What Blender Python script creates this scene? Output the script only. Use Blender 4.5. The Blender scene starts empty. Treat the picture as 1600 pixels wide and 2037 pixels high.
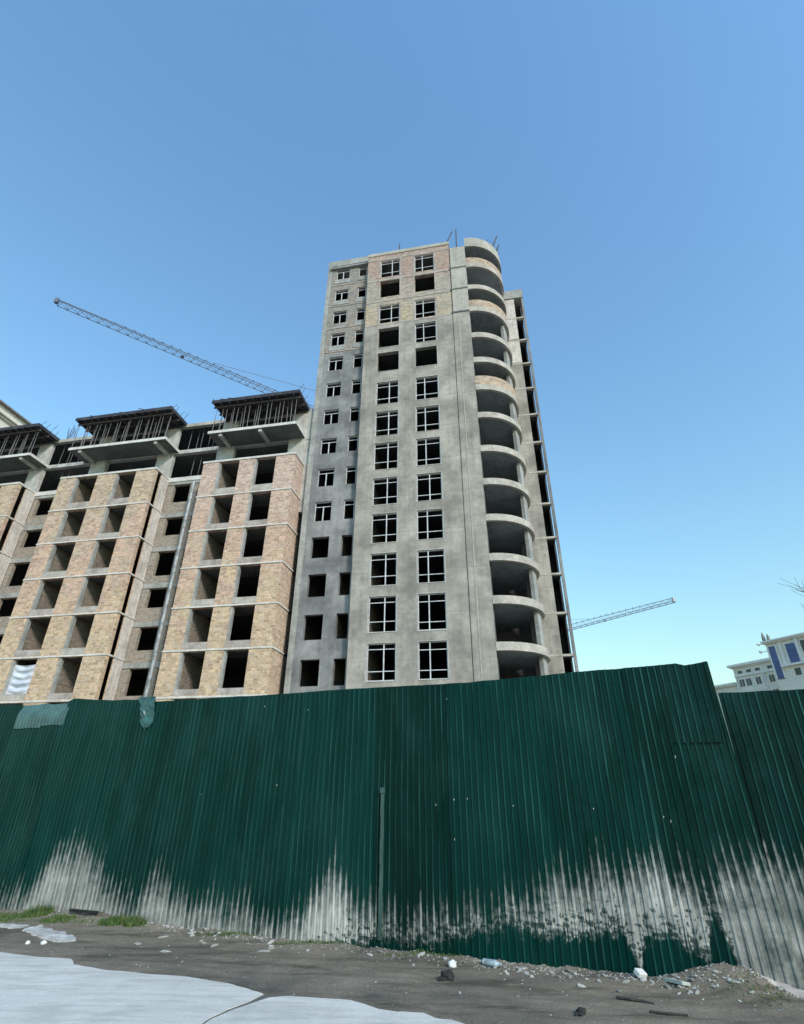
import bpy, math, random
from mathutils import Vector, Matrix, noise

# ------------------------------------------------------------------ camera, sky, sun, exposure
scene = bpy.context.scene
COL = scene.collection
R = math.radians

PITCH, ROLL, PHI = R(28.245), R(0.321), R(10.914)
cam_data = bpy.data.cameras.new("camera")
cam = bpy.data.objects.new("camera", cam_data)
COL.objects.link(cam)
cam_data.sensor_fit = 'VERTICAL'
cam_data.sensor_height = 24.0
cam_data.lens = 24.0 * 1050.0 / 2037.0
cam_data.clip_start = 0.05
cam_data.clip_end = 3000
cam.location = (0, 0, 1.6)
_F = Vector((0, math.cos(PITCH), math.sin(PITCH)))
_U = Vector((0, -math.sin(PITCH), math.cos(PITCH)))
_R = Vector((1, 0, 0))
_R2 = _R * math.cos(ROLL) + _U * math.sin(ROLL)
_U2 = -_R * math.sin(ROLL) + _U * math.cos(ROLL)
cam.rotation_euler = Matrix((_R2, _U2, -_F)).transposed().to_euler()
scene.camera = cam

SUN_EL, SUN_AZ = R(32), R(149)          # azimuth clockwise from +Y: behind the camera, a little to its right
world = bpy.data.worlds.new("World")
scene.world = world
world.use_nodes = True
wn = world.node_tree
bg = wn.nodes["Background"]
sky = wn.nodes.new("ShaderNodeTexSky")
sky.sky_type = 'NISHITA'
sky.sun_disc = False
sky.sun_elevation = SUN_EL
sky.sun_rotation = SUN_AZ
sky.altitude = 0
sky.air_density = 2.4
sky.dust_density = 0.0
sky.ozone_density = 2.0
tint = wn.nodes.new("ShaderNodeMix")
tint.data_type = 'RGBA'; tint.blend_type = 'MULTIPLY'
tint.inputs[0].default_value = 1.0
tint.inputs[7].default_value = (0.71, 1.01, 1.34, 1)
wn.links.new(sky.outputs[0], tint.inputs[6])
wn.links.new(tint.outputs[2], bg.inputs[0])
bg.inputs[1].default_value = 0.15

sd = bpy.data.lights.new("sun", 'SUN')
sun = bpy.data.objects.new("sun", sd)
COL.objects.link(sun)
sd.energy = 2.5
sd.angle = R(10)
sd.color = (1.0, 0.90, 0.78)
_sv = Vector((math.sin(SUN_AZ) * math.cos(SUN_EL), math.cos(SUN_AZ) * math.cos(SUN_EL), math.sin(SUN_EL)))
sun.rotation_euler = _sv.to_track_quat('Z', 'Y').to_euler()
sun.location = _sv * 100

scene.view_settings.view_transform = 'Standard'
scene.view_settings.look = 'None'
scene.view_settings.exposure = 0.25
scene.view_settings.gamma = 1.0

rnd = random.Random(7)

# ------------------------------------------------------------------ materials
def mat(name):
    m = bpy.data.materials.new(name)
    m.use_nodes = True
    return m, m.node_tree.nodes, m.node_tree.links, m.node_tree.nodes["Principled BSDF"]

def N(nodes, t, **kw):
    n = nodes.new(t)
    for k, v in kw.items():
        setattr(n, k, v)
    return n

def coords(nodes, links, scale=(1, 1, 1), wall=False):
    tc = N(nodes, "ShaderNodeTexCoord")
    src = tc.outputs["Object"]
    if wall:                                   # (x+y, z) so that front and return faces both get courses
        sp = N(nodes, "ShaderNodeSeparateXYZ"); links.new(src, sp.inputs[0])
        ad = N(nodes, "ShaderNodeMath", operation='ADD')
        links.new(sp.outputs[0], ad.inputs[0]); links.new(sp.outputs[1], ad.inputs[1])
        cb = N(nodes, "ShaderNodeCombineXYZ")
        links.new(ad.outputs[0], cb.inputs[0]); links.new(sp.outputs[2], cb.inputs[1])
        src = cb.outputs[0]
    mp = N(nodes, "ShaderNodeMapping")
    mp.inputs["Scale"].default_value = scale
    links.new(src, mp.inputs[0])
    return mp.outputs[0]

def noise_node(nodes, links, vec, scale, detail=6, rough=0.6):
    n = N(nodes, "ShaderNodeTexNoise")
    n.inputs["Scale"].default_value = scale
    n.inputs["Detail"].default_value = detail
    n.inputs["Roughness"].default_value = rough
    links.new(vec, n.inputs["Vector"])
    return n.outputs["Fac"]

def ramp(nodes, links, fac, stops):
    r = N(nodes, "ShaderNodeValToRGB")
    els = r.color_ramp.elements
    while len(els) < len(stops):
        els.new(0.5)
    for e, (p, c) in zip(els, stops):
        e.position = p
        e.color = (*c, 1)
    links.new(fac, r.inputs[0])
    return r.outputs[0]

def mixc(nodes, links, fac, a, b, mode='MIX'):
    m = N(nodes, "ShaderNodeMix", data_type='RGBA', blend_type=mode)
    for sock, v in ((m.inputs[0], fac), (m.inputs[6], a), (m.inputs[7], b)):
        if isinstance(v, (int, float)):
            sock.default_value = v
        elif isinstance(v, tuple):
            sock.default_value = (*v, 1)
        else:
            links.new(v, sock)
    return m.outputs[2]

def math_node(nodes, links, op, a, b=0.0, clamp=False):
    m = N(nodes, "ShaderNodeMath", operation=op, use_clamp=clamp)
    for i, v in enumerate((a, b)):
        if isinstance(v, (int, float)):
            m.inputs[i].default_value = v
        else:
            links.new(v, m.inputs[i])
    return m.outputs[0]

def bump(nodes, links, bsdf, h, strength=0.3, dist=0.02):
    b = N(nodes, "ShaderNodeBump")
    b.inputs["Strength"].default_value = strength
    b.inputs["Distance"].default_value = dist
    links.new(h, b.inputs["Height"])
    links.new(b.outputs[0], bsdf.inputs["Normal"])

def mottled(name, lo, mid, hi, scale=0.6, fine=6.0, rough=0.9, streak=0.0, amp=(0.35, 0.5, 0.65), bmp=0.25):
    """cast concrete or render: large blotches times fine grain, optional run-down streaks"""
    m, n, l, b = mat(name)
    v = coords(n, l)
    big = noise_node(n, l, v, scale, 8, 0.62)
    c = ramp(n, l, big, [(amp[0], lo), (amp[1], mid), (amp[2], hi)])
    fi = noise_node(n, l, v, fine, 5, 0.7)
    g = ramp(n, l, fi, [(0.3, (0.72,) * 3), (0.5, (1,) * 3), (0.72, (1.22,) * 3)])
    c = mixc(n, l, 0.8, c, g, 'MULTIPLY')
    if streak > 0:
        v2 = coords(n, l, (3.0, 3.0, 0.12))
        st = noise_node(n, l, v2, 1.6, 4, 0.6)
        g2 = ramp(n, l, st, [(0.35, (1 - streak,) * 3), (0.5, (1,) * 3), (0.7, (1 + streak * 0.6,) * 3)])
        c = mixc(n, l, 1.0, c, g2, 'MULTIPLY')
    l.new(c, b.inputs["Base Color"])
    b.inputs["Roughness"].default_value = rough
    bump(n, l, b, fi, bmp, 0.03)
    return m

def plaster(name, lo, mid, hi, lift=3.15):
    """cement render with trowelled patches, damp blotches and faint day joints"""
    m, n, l, b = mat(name)
    v = coords(n, l)
    big = noise_node(n, l, v, 0.45, 10, 0.6)
    c = ramp(n, l, big, [(0.36, lo), (0.5, mid), (0.63, hi)])
    vor = N(n, "ShaderNodeTexVoronoi", feature='F1')
    vor.inputs["Scale"].default_value = 1.15
    dist = N(n, "ShaderNodeMix", data_type='VECTOR')
    nz = N(n, "ShaderNodeTexNoise"); nz.inputs["Scale"].default_value = 1.3; l.new(v, nz.inputs["Vector"])
    dist.inputs[0].default_value = 0.55
    l.new(v, dist.inputs[4]); l.new(nz.outputs["Color"], dist.inputs[5])
    l.new(dist.outputs[1], vor.inputs["Vector"])
    pc = ramp(n, l, vor.outputs["Color"], [(0.0, (0.84,) * 3), (1.0, (1.14,) * 3)])
    c = mixc(n, l, 0.8, c, pc, 'MULTIPLY')
    mid_n = noise_node(n, l, v, 2.6, 6, 0.65)
    g = ramp(n, l, mid_n, [(0.3, (0.80,) * 3), (0.5, (1,) * 3), (0.7, (1.16,) * 3)])
    c = mixc(n, l, 0.8, c, g, 'MULTIPLY')
    v2 = coords(n, l, (2.2, 2.2, 0.10))
    st = noise_node(n, l, v2, 1.5, 4, 0.6)
    g2 = ramp(n, l, st, [(0.35, (0.90,) * 3), (0.5, (1,) * 3), (0.7, (1.07,) * 3)])
    c = mixc(n, l, 1.0, c, g2, 'MULTIPLY')
    # day joints roughly once a storey, broken up
    tc = N(n, "ShaderNodeTexCoord"); sp = N(n, "ShaderNodeSeparateXYZ"); l.new(tc.outputs["Object"], sp.inputs[0])
    wv = math_node(n, l, 'MULTIPLY', math_node(n, l, 'SUBTRACT', mid_n, 0.5), 0.5)
    fr = math_node(n, l, 'FRACT', math_node(n, l, 'DIVIDE', math_node(n, l, 'ADD', sp.outputs[2], wv), lift))
    jn = ramp(n, l, fr, [(0.0, (0.80,) * 3), (0.018, (0.86,) * 3), (0.035, (1.0,) * 3), (0.90, (1.0,) * 3), (0.965, (1.07,) * 3)])
    c = mixc(n, l, ramp(n, l, big, [(0.42, (0.15,) * 3), (0.55, (0.9,) * 3)]), c, mixc(n, l, 1.0, c, jn, 'MULTIPLY'))
    # squarish repair patches
    pt = N(n, "ShaderNodeTexBrick"); pt.offset = 0.43; pt.squash = 0.6; pt.squash_frequency = 2
    l.new(coords(n, l, (1, 1, 1), wall=True), pt.inputs["Vector"])
    pt.inputs["Scale"].default_value = 1.0; pt.inputs["Brick Width"].default_value = 1.9; pt.inputs["Row Height"].default_value = 1.05
    pt.inputs["Mortar Size"].default_value = 0.012; pt.inputs["Mortar Smooth"].default_value = 1.0
    pt.inputs["Color1"].default_value = (0.93, 0.93, 0.93, 1); pt.inputs["Color2"].default_value = (1.06, 1.06, 1.05, 1); pt.inputs["Mortar"].default_value = (0.95, 0.95, 0.95, 1)
    c = mixc(n, l, 0.8, c, pt.outputs["Color"], 'MULTIPLY')
    l.new(c, b.inputs["Base Color"])
    b.inputs["Roughness"].default_value = 0.92
    bump(n, l, b, mid_n, 0.35, 0.04)
    return m

def masonry(name, cols, mortar, bw=0.36, bh=0.16, zone=0.12, msize=0.018, zband=None, contrast=1.0):
    """shell-stone / brick courses; colour drifts by pallet over a few metres and varies block by block"""
    m, n, l, b = mat(name)
    v = coords(n, l, (1, 1, 1), wall=True)
    wob = N(n, "ShaderNodeTexNoise"); wob.inputs["Scale"].default_value = 2.2; wob.inputs["Detail"].default_value = 5; l.new(v, wob.inputs["Vector"])
    vm = N(n, "ShaderNodeMix", data_type='VECTOR'); vm.inputs[0].default_value = 0.09
    l.new(v, vm.inputs[4]); l.new(wob.outputs["Color"], vm.inputs[5])
    bt = N(n, "ShaderNodeTexBrick")
    bt.offset = 0.37; bt.squash = 0.8; bt.squash_frequency = 3
    bt.inputs["Scale"].default_value = 1.0
    bt.inputs["Brick Width"].default_value = bw
    bt.inputs["Row Height"].default_value = bh
    bt.inputs["Mortar Size"].default_value = msize
    bt.inputs["Mortar Smooth"].default_value = 0.6
    bt.inputs["Bias"].default_value = 0.0
    k_ = contrast
    bt.inputs["Color1"].default_value = (1 - .30 * k_, 1 - .31 * k_, 1 - .32 * k_, 1)
    bt.inputs["Color2"].default_value = (1 + .22 * k_, 1 + .20 * k_, 1 + .17 * k_, 1)
    bt.inputs["Mortar"].default_value = (1, 1, 1, 1)
    l.new(vm.outputs[1], bt.inputs["Vector"])
    vz = coords(n, l, (1.0, 2.4, 1), wall=True)
    z = noise_node(n, l, vz, zone, 3, 0.6)
    k = len(cols)
    if zband:                                      # courses laid from different deliveries, floor by floor
        tc = N(n, "ShaderNodeTexCoord"); sp = N(n, "ShaderNodeSeparateXYZ"); l.new(tc.outputs["Object"], sp.inputs[0])
        zn = math_node(n, l, 'DIVIDE', math_node(n, l, 'SUBTRACT', sp.outputs[2], zband[0]), zband[1] - zband[0])
        z2 = noise_node(n, l, coords(n, l, (1.0, 0.7, 1), wall=True), 0.55, 4, 0.6)
        z = math_node(n, l, 'ADD', zn, math_node(n, l, 'MULTIPLY', math_node(n, l, 'SUBTRACT', z2, 0.5), 1.5))
        zc = ramp(n, l, z, [(0.08 + 0.84 * i / (k - 1), c) for i, c in enumerate(cols)])
    else:
        zc = ramp(n, l, z, [(0.33 + 0.34 * i / (k - 1), c) for i, c in enumerate(cols)])
    c = mixc(n, l, 1.0, zc, bt.outputs["Color"], 'MULTIPLY')
    vf = coords(n, l, (1.0, 1.7, 1), wall=True)
    fi = noise_node(n, l, vf, 4.2, 8, 0.78)
    g = ramp(n, l, fi, [(0.34, (0.50,) * 3), (0.5, (1,) * 3), (0.68, (1.40,) * 3)])
    c = mixc(n, l, 1.0, c, g, 'MULTIPLY')
    # smears of mortar
    sm = noise_node(n, l, v, 1.9, 7, 0.7)
    c = mixc(n, l, ramp(n, l, sm, [(0.50, (0,) * 3), (0.66, (0.6,) * 3)]), c, mortar)
    c = mixc(n, l, math_node(n, l, 'MULTIPLY', bt.outputs["Fac"], 0.75), c, mortar)
    l.new(c, b.inputs["Base Color"])
    b.inputs["Roughness"].default_value = 0.95
    inv = math_node(n, l, 'SUBTRACT', 1.0, bt.outputs["Fac"])
    bump(n, l, b, math_node(n, l, 'ADD', inv, fi), 0.5, 0.03)
    return m

def plain(name, col, rough=0.7, metal=0.0, var=0.15, scale=3.0):
    m, n, l, b = mat(name)
    v = coords(n, l)
    f = noise_node(n, l, v, scale, 5, 0.6)
    lo = tuple(c * (1 - var) for c in col); hi = tuple(min(1, c * (1 + var)) for c in col)
    l.new(ramp(n, l, f, [(0.35, lo), (0.65, hi)]), b.inputs["Base Color"])
    b.inputs["Roughness"].default_value = rough
    b.inputs["Metallic"].default_value = metal
    return m

M = {}
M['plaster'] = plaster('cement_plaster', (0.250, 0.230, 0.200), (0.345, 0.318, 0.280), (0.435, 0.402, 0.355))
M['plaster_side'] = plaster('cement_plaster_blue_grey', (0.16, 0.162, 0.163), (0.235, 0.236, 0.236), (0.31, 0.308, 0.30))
M['plaster_cream'] = mottled('cream_concrete', (0.36, 0.34, 0.29), (0.44, 0.42, 0.365), (0.52, 0.49, 0.43), 0.8, 5)
M['pier'] = mottled('pale_plaster_pier', (0.52, 0.47, 0.43), (0.64, 0.59, 0.54), (0.72, 0.67, 0.62), 0.9, 4, streak=0.15)
M['brick_tower'] = masonry('tower_brick', [(0.50, 0.40, 0.27), (0.42, 0.37, 0.30), (0.40, 0.36, 0.31), (0.42, 0.27, 0.22), (0.45, 0.31, 0.25)], (0.47, 0.43, 0.38), 0.34, 0.16, zband=(41, 51.4))
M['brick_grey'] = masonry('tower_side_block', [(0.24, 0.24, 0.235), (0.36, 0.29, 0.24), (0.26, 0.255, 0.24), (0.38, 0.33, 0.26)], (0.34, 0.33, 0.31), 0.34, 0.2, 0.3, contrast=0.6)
M['brick_yellow'] = masonry('shell_stone_block', [(0.60, 0.43, 0.28), (0.62, 0.46, 0.30), (0.58, 0.41, 0.27), (0.60, 0.41, 0.30), (0.58, 0.38, 0.28), (0.52, 0.40, 0.29), (0.54, 0.41, 0.28)], (0.61, 0.52, 0.43), zband=(6, 27), bh=0.19, bw=0.40)
M['brick_pink'] = masonry('pink_stone_block', [(0.60, 0.43, 0.30), (0.60, 0.39, 0.29), (0.59, 0.41, 0.32), (0.60, 0.44, 0.36), (0.57, 0.40, 0.33)], (0.63, 0.54, 0.46), zband=(17, 27))
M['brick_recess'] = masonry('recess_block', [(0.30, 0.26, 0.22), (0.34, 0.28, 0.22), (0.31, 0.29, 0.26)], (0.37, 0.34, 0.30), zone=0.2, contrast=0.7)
M['brick_inside'] = masonry('inside_block', [(0.24, 0.21, 0.18), (0.30, 0.25, 0.20)], (0.33, 0.29, 0.25), zone=0.2)
M['spandrel'] = mottled('patched_spandrel', (0.30, 0.26, 0.23), (0.42, 0.37, 0.33), (0.52, 0.46, 0.42), 1.4, 7)
M['concrete'] = mottled('raw_concrete', (0.26, 0.26, 0.24), (0.35, 0.35, 0.33), (0.43, 0.43, 0.41), 0.9, 5, streak=0.15)
M['edge'] = mottled('pale_slab_edge', (0.36, 0.33, 0.285), (0.46, 0.425, 0.37), (0.56, 0.52, 0.46), 1.3, 6)
M['edge_white'] = mottled('pale_slab_edge_strip', (0.54, 0.52, 0.48), (0.66, 0.64, 0.60), (0.74, 0.72, 0.68), 1.3, 6)
M['column'] = mottled('pale_cast_column', (0.38, 0.375, 0.35), (0.50, 0.49, 0.46), (0.58, 0.57, 0.54), 0.9, 4, streak=0.2)
M['edge_dull'] = mottled('pale_render_band', (0.38, 0.365, 0.33), (0.47, 0.455, 0.42), (0.55, 0.535, 0.50), 2.0, 6)
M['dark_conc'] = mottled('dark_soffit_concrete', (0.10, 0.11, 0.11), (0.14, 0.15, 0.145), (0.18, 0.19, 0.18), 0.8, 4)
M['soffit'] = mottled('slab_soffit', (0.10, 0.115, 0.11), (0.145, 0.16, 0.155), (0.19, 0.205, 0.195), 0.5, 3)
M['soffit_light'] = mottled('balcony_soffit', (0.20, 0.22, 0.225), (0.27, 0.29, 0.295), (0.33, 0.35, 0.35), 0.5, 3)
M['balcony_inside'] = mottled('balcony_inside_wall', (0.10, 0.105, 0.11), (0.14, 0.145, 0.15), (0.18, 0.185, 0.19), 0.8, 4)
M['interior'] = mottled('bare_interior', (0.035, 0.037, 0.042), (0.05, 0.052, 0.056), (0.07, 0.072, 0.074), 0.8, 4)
M['beige'] = masonry('parapet_block', [(0.50, 0.40, 0.30), (0.46, 0.34, 0.24), (0.52, 0.43, 0.33)], (0.52, 0.47, 0.40), 0.42, 0.21, 0.3)
M['frame'] = plain('white_window_frame', (0.64, 0.65, 0.66), 0.5, 0, 0.2)
M['ply'] = mottled('dark_formwork_ply', (0.025, 0.025, 0.035), (0.045, 0.045, 0.06), (0.08, 0.08, 0.09), 1.2, 5)
M['timber'] = plain('formwork_timber', (0.10, 0.085, 0.08), 0.85, 0, 0.3)
M['prop'] = plain('steel_prop', (0.15, 0.145, 0.15), 0.6, 0.2, 0.3)
M['rebar'] = plain('rusty_rebar', (0.08, 0.07, 0.075), 0.7, 0.2, 0.3)
M['chute'] = plain('grey_chute_plastic', (0.36, 0.38, 0.40), 0.4, 0.1, 0.4, 2.0)
M['crane'] = plain('crane_grey_paint', (0.17, 0.20, 0.26), 0.5, 0.2, 0.15)
M['crane_far'] = plain('crane_pale_paint', (0.32, 0.38, 0.42), 0.5, 0.2, 0.15)
M['stucco'] = mottled('cream_stucco', (0.66, 0.60, 0.52), (0.72, 0.66, 0.58), (0.77, 0.71, 0.63), 0.3, 3, bmp=0.1)
M['stucco_white'] = mottled('white_stucco', (0.70, 0.66, 0.58), (0.76, 0.72, 0.64), (0.80, 0.76, 0.69), 0.3, 3, bmp=0.1)
M['stucco_pale'] = mottled('pale_cornice', (0.74, 0.72, 0.68), (0.80, 0.78, 0.74), (0.84, 0.82, 0.78), 0.3, 3, bmp=0.1)
M['glass_dark'] = plain('dark_window_glass', (0.05, 0.05, 0.05), 0.15, 0, 0.2)
M['glass_blue'] = plain('blue_panel', (0.055, 0.095, 0.25), 0.3, 0, 0.25, 0.8)
M['glass_blue2'] = plain('blue_panel_joint', (0.03, 0.05, 0.20), 0.3, 0, 0.25, 0.8)
M['film'] = plain('torn_teal_film', (0.035, 0.105, 0.10), 0.3, 0, 0.45, 5)
M['sheet_cloth'] = plain('white_plastic_sheet', (0.62, 0.66, 0.74), 0.35, 0, 0.15, 2)
M['bark'] = plain('bark', (0.15, 0.14, 0.125), 0.9, 0, 0.3)
M['stone'] = mottled('pale_stone', (0.34, 0.33, 0.31), (0.46, 0.45, 0.42), (0.58, 0.57, 0.54), 6, 30)
M['stone_dark'] = mottled('grey_stone', (0.15, 0.15, 0.14), (0.22, 0.22, 0.205), (0.30, 0.30, 0.28), 6, 30)
M['white_item'] = plain('white_block', (0.72, 0.72, 0.70), 0.7, 0, 0.12, 8)
M['chip'] = plain('dusty_plaster_chip', (0.36, 0.355, 0.33), 0.9, 0, 0.4, 10)
M['blue_item'] = plain('pale_blue_plastic', (0.36, 0.44, 0.48), 0.3, 0, 0.4, 20)
M['black_item'] = plain('black_clod', (0.025, 0.025, 0.025), 0.95, 0, 0.5, 12)
M['wood'] = plain('weathered_board', (0.42, 0.44, 0.40), 0.85, 0, 0.25, 14)
M['joint'] = plain('joint_dirt', (0.13, 0.125, 0.11), 0.95, 0, 0.3, 20)
M['twig'] = plain('dark_twig', (0.035, 0.035, 0.03), 0.9, 0, 0.3, 12)
M['dark_item'] = plain('black_rubber', (0.012, 0.012, 0.014), 0.6, 0, 0.3, 12)

# grass
m_, n_, l_, b_ = mat('grass_blades')
oi = N(n_, "ShaderNodeTexCoord")
f_ = noise_node(n_, l_, oi.outputs["Object"], 9, 4, 0.7)
l_.new(ramp(n_, l_, f_, [(0.3, (0.035, 0.075, 0.018)), (0.5, (0.07, 0.13, 0.03)), (0.72, (0.17, 0.20, 0.07))]), b_.inputs["Base Color"])
b_.inputs["Roughness"].default_value = 0.7
M['grass'] = m_

# dirt verge
m_, n_, l_, b_ = mat('trodden_dirt')
v_ = coords(n_, l_)
a_ = noise_node(n_, l_, v_, 0.7, 8, 0.65)
c_ = ramp(n_, l_, a_, [(0.33, (0.112, 0.100, 0.078)), (0.5, (0.195, 0.163, 0.120)), (0.66, (0.250, 0.208, 0.155))])
vv = coords(n_, l_, (0.55, 2.6, 1)); vv.node.inputs["Rotation"].default_value = (0, 0, R(18))
s_ = noise_node(n_, l_, vv, 1.5, 6, 0.65)
c_ = mixc(n_, l_, 1.0, c_, ramp(n_, l_, s_, [(0.36, (0.48, 0.51, 0.48)), (0.47, (0.95,) * 3), (0.66, (1.22,) * 3)]), 'MULTIPLY')
g_ = noise_node(n_, l_, v_, 38, 4, 0.75)
c_ = mixc(n_, l_, 1.0, c_, ramp(n_, l_, g_, [(0.3, (0.72,) * 3), (0.5, (1.0,) * 3), (0.72, (1.35,) * 3)]), 'MULTIPLY')
l_.new(c_, b_.inputs["Base Color"])
b_.inputs["Roughness"].default_value = 0.95
bump(n_, l_, b_, math_node(n_, l_, 'ADD', g_, math_node(n_, l_, 'MULTIPLY', s_, 1.5)), 0.5, 0.02)
M['dirt'] = m_

# road concrete
m_, n_, l_, b_ = mat('road_concrete')
v_ = coords(n_, l_)
a_ = noise_node(n_, l_, v_, 0.8, 8, 0.6)
c_ = ramp(n_, l_, a_, [(0.33, (0.60, 0.575, 0.515)), (0.5, (0.69, 0.655, 0.59)), (0.68, (0.76, 0.72, 0.65))])
vv = coords(n_, l_, (0.6, 4.5, 1)); vv.node.inputs["Rotation"].default_value = (0, 0, R(14))
s_ = noise_node(n_, l_, vv, 2.2, 6, 0.7)
c_ = mixc(n_, l_, 1.0, c_, ramp(n_, l_, s_, [(0.34, (0.80, 0.80, 0.78)), (0.5, (1.0,) * 3), (0.68, (1.10,) * 3)]), 'MULTIPLY')
g_ = noise_node(n_, l_, v_, 60, 3, 0.7)
c_ = mixc(n_, l_, 1.0, c_, ramp(n_, l_, g_, [(0.3, (0.88,) * 3), (0.7, (1.1,) * 3)]), 'MULTIPLY')
gm = noise_node(n_, l_, coords(n_, l_, (1.0, 1.8, 1)), 1.3, 9, 0.72)
c_ = mixc(n_, l_, ramp(n_, l_, gm, [(0.50, (0,) * 3), (0.66, (0.55,) * 3)]), c_, (0.44, 0.42, 0.37))
l_.new(c_, b_.inputs["Base Color"])
b_.inputs["Roughness"].default_value = 0.9
bump(n_, l_, b_, s_, 0.25, 0.01)
M['road'] = m_

# green profiled fence sheet; "splash" = height over the mud line, "low" = height over the rinsed foot
def fence_mat(name, base, rough=0.30, crest_glint=(0.028, 0.105, 0.094)):
    m, n, l, b = mat(name)
    at = N(n, "ShaderNodeAttribute"); at.attribute_name = "splash"
    al = N(n, "ShaderNodeAttribute"); al.attribute_name = "low"
    ac = N(n, "ShaderNodeAttribute"); ac.attribute_name = "crest_glint"
    av = N(n, "ShaderNodeAttribute"); av.attribute_name = "valley"
    v = coords(n, l, (1, 1, 1), wall=True)
    vs = coords(n, l, (11.0, 0.55, 1), wall=True)
    st = noise_node(n, l, vs, 1.0, 6, 0.7)
    vf = coords(n, l, (26.0, 7.0, 1), wall=True)
    ff = noise_node(n, l, vf, 1.0, 5, 0.75)
    # splash mask
    h = math_node(n, l, 'ADD', at.outputs["Fac"], math_node(n, l, 'MULTIPLY', math_node(n, l, 'SUBTRACT', 0.5, st), 1.1))
    h = math_node(n, l, 'ADD', h, math_node(n, l, 'MULTIPLY', math_node(n, l, 'SUBTRACT', 0.5, ff), 0.6))
    h = math_node(n, l, 'ADD', h, math_node(n, l, 'MULTIPLY', av.outputs["Fac"], 0.20))
    mr = N(n, "ShaderNodeMapRange", interpolation_type='SMOOTHSTEP')
    mr.inputs[1].default_value = 0.16; mr.inputs[2].default_value = -0.34
    mr.inputs[3].default_value = 0.0; mr.inputs[4].default_value = 1.0
    l.new(h, mr.inputs[0])
    lo = math_node(n, l, 'ADD', al.outputs["Fac"], math_node(n, l, 'MULTIPLY', math_node(n, l, 'SUBTRACT', 0.5, st), 0.5))
    lo = math_node(n, l, 'ADD', lo, math_node(n, l, 'MULTIPLY', math_node(n, l, 'SUBTRACT', 0.5, ff), 0.55))
    ml = N(n, "ShaderNodeMapRange", interpolation_type='SMOOTHSTEP')
    ml.inputs[1].default_value = -0.03; ml.inputs[2].default_value = 0.03
    l.new(lo, ml.inputs[0])
    mask = math_node(n, l, 'MULTIPLY', mr.outputs[0], ml.outputs[0])
    big = noise_node(n, l, v, 1.4, 5, 0.6)
    dens = ramp(n, l, big, [(0.36, (0.62,) * 3), (0.56, (1.0,) * 3)])
    mask = math_node(n, l, 'MULTIPLY', mask, dens)
    vs2 = coords(n, l, (34.0, 0.9, 1), wall=True)
    st2 = ramp(n, l, noise_node(n, l, vs2, 1.0, 5, 0.7), [(0.36, (0.45,) * 3), (0.56, (1.0,) * 3)])
    mask = math_node(n, l, 'MULTIPLY', mask, st2)
    # flakes where the dried mud has dropped off again, mostly low down
    fl = noise_node(n, l, coords(n, l, (38.0, 20.0, 1), wall=True), 1.0, 3, 0.6)
    reach = N(n, "ShaderNodeMapRange"); l.new(al.outputs["Fac"], reach.inputs[0])
    reach.inputs[1].default_value = 0.45; reach.inputs[2].default_value = 0.0
    reach.inputs[3].default_value = 0.28; reach.inputs[4].default_value = 0.56
    keep = N(n, "ShaderNodeMapRange"); l.new(math_node(n, l, 'SUBTRACT', fl, reach.outputs[0]), keep.inputs[0])
    keep.inputs[1].default_value = -0.06; keep.inputs[2].default_value = 0.05
    keep.inputs[3].default_value = 0.12; keep.inputs[4].default_value = 1.0
    mask = math_node(n, l, 'MULTIPLY', mask, keep.outputs[0])
    ath = N(n, "ShaderNodeAttribute"); ath.attribute_name = "thin"
    pn = ramp(n, l, noise_node(n, l, coords(n, l, (2.6, 1.8, 1), wall=True), 1.0, 7, 0.7), [(0.40, (0.95,) * 3), (0.60, (0.25,) * 3)])
    mask = math_node(n, l, 'MULTIPLY', mask, math_node(n, l, 'SUBTRACT', 1.0, math_node(n, l, 'MULTIPLY', ath.outputs["Fac"], pn)))
    g = ramp(n, l, noise_node(n, l, coords(n, l, (5.0, 0.35, 1), wall=True), 1.0, 4, 0.6),
             [(0.3, tuple(c * 0.75 for c in base)), (0.5, base), (0.7, tuple(c * 1.35 for c in base))])
    oi = N(n, "ShaderNodeObjectInfo")
    hv = N(n, "ShaderNodeMapRange"); l.new(oi.outputs["Random"], hv.inputs[0]); hv.inputs[3].default_value = 0.72; hv.inputs[4].default_value = 1.45
    hc = N(n, "ShaderNodeCombineXYZ"); [l.new(hv.outputs[0], hc.inputs[q]) for q in range(3)]
    g = mixc(n, l, 1.0, g, hc.outputs[0], 'MULTIPLY')
    bloom = ramp(n, l, noise_node(n, l, coords(n, l, (1.6, 0.6, 1), wall=True), 1.0, 6, 0.65), [(0.50, (0,) * 3), (0.74, (0.55,) * 3)])
    g = mixc(n, l, bloom, g, (0.012, 0.060, 0.053))
    # small chips of bare primer
    chip = noise_node(n, l, v, 16, 2, 0.4)
    cm = ramp(n, l, chip, [(0.80, (0,) * 3), (0.82, (0.5,) * 3)])
    g = mixc(n, l, cm, g, (0.20, 0.28, 0.27))
    # sky highlights painted into the colour along rib edges, patchy rib to rib
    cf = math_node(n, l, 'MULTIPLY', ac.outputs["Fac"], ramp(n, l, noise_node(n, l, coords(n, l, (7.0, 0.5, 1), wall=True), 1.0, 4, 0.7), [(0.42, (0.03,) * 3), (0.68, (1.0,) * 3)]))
    g = mixc(n, l, cf, g, crest_glint)
    dirt = ramp(n, l, ff, [(0.3, (0.42, 0.42, 0.395)), (0.5, (0.52, 0.51, 0.47)), (0.7, (0.62, 0.60, 0.55))])
    c = mixc(n, l, mask, g, dirt)
    l.new(c, b.inputs["Base Color"])
    r = N(n, "ShaderNodeMapRange"); l.new(mask, r.inputs[0])
    r.inputs[3].default_value = rough; r.inputs[4].default_value = 0.95
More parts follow.
